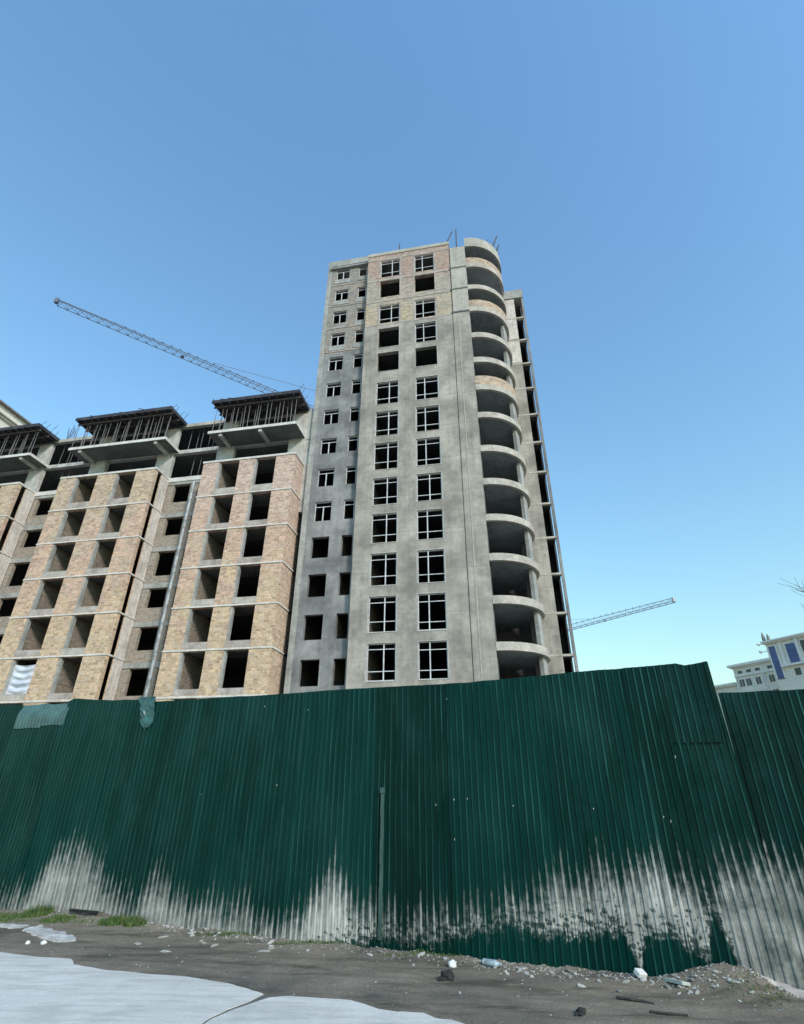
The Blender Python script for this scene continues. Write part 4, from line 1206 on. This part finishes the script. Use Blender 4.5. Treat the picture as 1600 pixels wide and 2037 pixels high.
crane('tower_crane', (-54.69, 58.10), (-25.42, 79.21), 1.62, 70.0, M['crane'], 'dark lattice tower crane jib reaching left above the brick building')
crane('tower_crane', (68.59, 127.8), (50.71, 152.24), 2.0, 45.0, M['crane_far'], 'pale distant tower crane jib seen right of the grey tower', size=1.7)

# ------------------------------------------------------------------ far left building (right-hand side wall seen)
fl = empty('cream_building', facade_world(-55, -10), -PHI)
tag(fl, 'finished cream building with stepped cornice behind the left end of the brick block', 'building')
FLO = (-55, 10, 0)
def FB(mb, name, m): return mb.build(name, m, fl, FLO)
FB(MB().box(-75, -55, -6, 50, 0, 44.6), 'wall', M['stucco'])
FB(MB().box(-75.5, -54.75, -6.3, 50.3, 44.6, 44.9).box(-76, -54.4, -6.6, 50.6, 44.904, 45.25).box(-75.6, -54.7, -6.2, 50.2, 45.254, 46.1), 'cornice', M['stucco'])
FB(MB().box(-76.2, -54.2, -6.8, 50.8, 46.1, 46.3), 'roof_edge', M['stone_dark'])
for k in range(10):
    for j in range(11):
        y = -2 + k * 5; z = 2 + j * 3.8
        FB(MB().box(-55.0, -54.96, y, y + 1.6, z, z + 2.0), 'window', M['glass_dark'])

# ------------------------------------------------------------------ far right white buildings
S = 1.6
ray = Vector((48.7395329, 70.0, 17.53))
P0 = Vector((48.7395329 * S, 70.0 * S, 0)); PZ = 17.53 * S + 1.6
ang = math.atan2(0.884, -0.468)             # direction of +s along the facade
def RBroot(label, loc):
    e = empty('white_building', loc, ang); tag(e, label, 'building'); return e
# local frame: x = s along facade (away, to the left), y = towards the back is +y?  facade normal faces -x_world side
# normal N = (-.884,-.468); local +y = (-sin, cos) of ang = (-.884,-.468) -> local +y faces the viewer
rb = RBroot('tall white building with blue vertical glazing strips at the right edge', P0)
def rz(v): return PZ - 1.6 + (v - 0.0) * S
def RB(mb, name, m, root=rb): return mb.build(name, m, root)
def bxs(s0, s1, y0, y1, v0, v1): return MB().box(min(s0, s1) * S, max(s0, s1) * S, y0, y1, rz(v0) if v0 > -50 else 0, rz(v1))
RB(bxs(0.35, -14, -14, 0, -99, 1.45), 'wall', M['stucco_white'])
RB(bxs(0.55, -14.2, -14, 0.5, 1.45, 1.62), 'cornice', M['stucco_pale'])
RB(bxs(0.65, -14.4, -14, 0.8, 1.625, 1.82), 'cornice', M['stucco_pale'])
RB(bxs(-0.9, -14, 0, 0.7, -1.75, -1.5), 'ledge', M['stucco_pale'])
for s0, s1, v0, v1 in ((0.05, -0.8, -3.1, 1.05), (-2.05, -3.25, -1.4, 0.95)):
    w = RB(bxs(s0, s1, 0.02, 0.16, v0, v1), 'blue_glazing', M['glass_blue'])
    k = 4 if v0 < -2 else 3
    for q in range(1, k):
        vv_ = v0 + (v1 - v0) * q / k
        bxs(s0 - .02, s1 + .02, 0.17, 0.2, vv_ - 0.03, vv_ + 0.03).build('glazing_bar', M['glass_blue2'], w)
    bxs(s0 + .12, s0, 0.0, 0.3, v0, v1).build('reveal', M['stucco_pale'], w)
    bxs(s1, s1 - .12, 0.0, 0.3, v0, v1).build('reveal', M['stucco_pale'], w)
for s0, s1, v0, v1 in ((-3.85, -4.7, -.3, 1.05), (-5.6, -6.4, -.3, 1.05), (-2.15, -2.85, -2.95, -2.1), (-3.7, -4.4, -2.95, -2.1), (-5.3, -6.1, -2.95, -2.1)):
    RB(bxs(s0, s1, 0.004, 0.05, v0, v1), 'window', M['glass_dark'])
RB(bxs(-1.25, -1.55, 0, 0.25, -1.45, 1.4), 'pilaster', M['stucco_pale'])
RB(bxs(-3.42, -3.6, 0, 0.5, -1.45, 1.4), 'pilaster', M['stucco_pale'])
# rooftop ornament pair and bracket lamps
for q, h in ((0.45, 1.35), (-0.15, 1.0)):
    mb = MB()
    base = rz(1.82)
    for i in range(6):
        z0 = base + h * S * i / 6; z1 = base + h * S * (i + 1) / 6
        r0 = 0.36 * math.sin(math.pi * (0.35 + 0.6 * i / 6)); r1 = 0.36 * math.sin(math.pi * (0.35 + 0.6 * (i + 1) / 6))
        mb.tube((q * S, -0.4, z0), (q * S, -0.4, z1), r0, r1, 8)
    RB(mb, 'roof_ornament', M['stone_dark'])
for v in (1.55, 0.55):
    RB(MB().tube((0.35 * S, 0, rz(v)), (1.2 * S, 0.3, rz(v) + .1), 0.08, 0.08, 6).tube((1.0 * S, 0.3, rz(v) - .1), (1.25 * S, 0.3, rz(v) + .25), 0.22, 0.26, 8), 'bracket_lamp', M['stucco_pale'])

NB = Vector((0.884, 0.468, 0))
rb2 = RBroot('lower cream classical building with small square attic windows', P0 + NB * (6 * S))
RB(bxs(9.1, 0.6, -12, 0, -99, 0.45), 'wall', M['stucco_white'], rb2)
RB(bxs(9.35, 0.4, -12, 0.4, 0.45, 0.62), 'cornice', M['stucco_pale'], rb2)
RB(bxs(9.6, 0.3, -12, 0.8, 0.624, 0.95), 'cornice', M['stucco_pale'], rb2)
RB(bxs(9.1, 0.6, 0, 0.3, -0.80, -0.62), 'ledge', M['stucco_pale'], rb2)
for s0 in (8.5, 7.2, 5.9, 4.15, 2.6):
    RB(bxs(s0, s0 - 0.65, 0.004, 0.06, -0.38, 0.0), 'attic_window', M['glass_dark'], rb2)
for s0 in (8.6, 7.6, 6.2, 4.3, 2.8):
    for v in (-1.25, -3.2, -5.1):
        w = RB(bxs(s0, s0 - 0.68, 0.004, 0.05, v - 0.95, v), 'window', M['glass_dark'], rb2)
        bxs(s0 + .07, s0, 0.0, 0.15, v - 0.95, v + .07).build('window_frame', M['stucco_pale'], w)
        bxs(s0 - .36, s0 - .32, 0.06, 0.1, v - 0.95, v).build('glazing_bar', M['stucco_pale'], w)
for s0 in (9.0, 5.2, 4.95):
    RB(bxs(s0, s0 - 0.15, 0, 0.25, -6, -0.82), 'pilaster', M['stucco_pale'], rb2)
rb3 = RBroot('lowest white annex roofline just above the right fence gap', P0 + NB * (7 * S) + Vector((-0.468, 0.884, 0)) * 0)
RB(bxs(14.5, 9.7, -10, 0, -99, -1.75), 'wall', M['stucco_white'], rb3)
RB(bxs(14.8, 9.72, -10, 0.5, -1.75, -1.6), 'cornice', M['stucco_pale'], rb3)
RB(bxs(15.0, 9.74, -10, 0.8, -1.596, -1.3), 'cornice', M['stucco_pale'], rb3)

# ------------------------------------------------------------------ bare tree at the right edge
tr = empty('bare_tree', (43.9, 46.0, 0))
tag(tr, 'bare twiggy tree reaching in at the right edge of the picture', 'tree')
rt = random.Random(17)
tm = MB(); cm_ = MB()
def branch(p, d, L, r, depth, mbx):
    if depth == 0 or r < 0.006: return
    n = 4; q = p.copy()
    for i in range(n):
        d = (d + Vector((rt.uniform(-.2, .2), rt.uniform(-.2, .2), rt.uniform(-.03, .16)))).normalized()
        q2 = q + d * (L / n)
        mbx.tube(q, q2, r * (1 - .2 * i / n), r * (1 - .2 * (i + 1) / n), 5, False)
        q = q2
        if i >= 1:
            for _ in range(2 if depth > 2 else 1):
                nd = (d + Vector((rt.uniform(-.9, .9), rt.uniform(-.9, .9), rt.uniform(-.2, .6)))).normalized()
                branch(q, nd, L * rt.uniform(.45, .7), r * .55, depth - 1, cm_)
branch(Vector((0, 0, 0)), Vector((-0.05, 0, 1)), 10.5, 0.2, 5, tm)
tm.build('trunk', M['bark'], tr)
cm_.build('crown', M['bark'], tr)
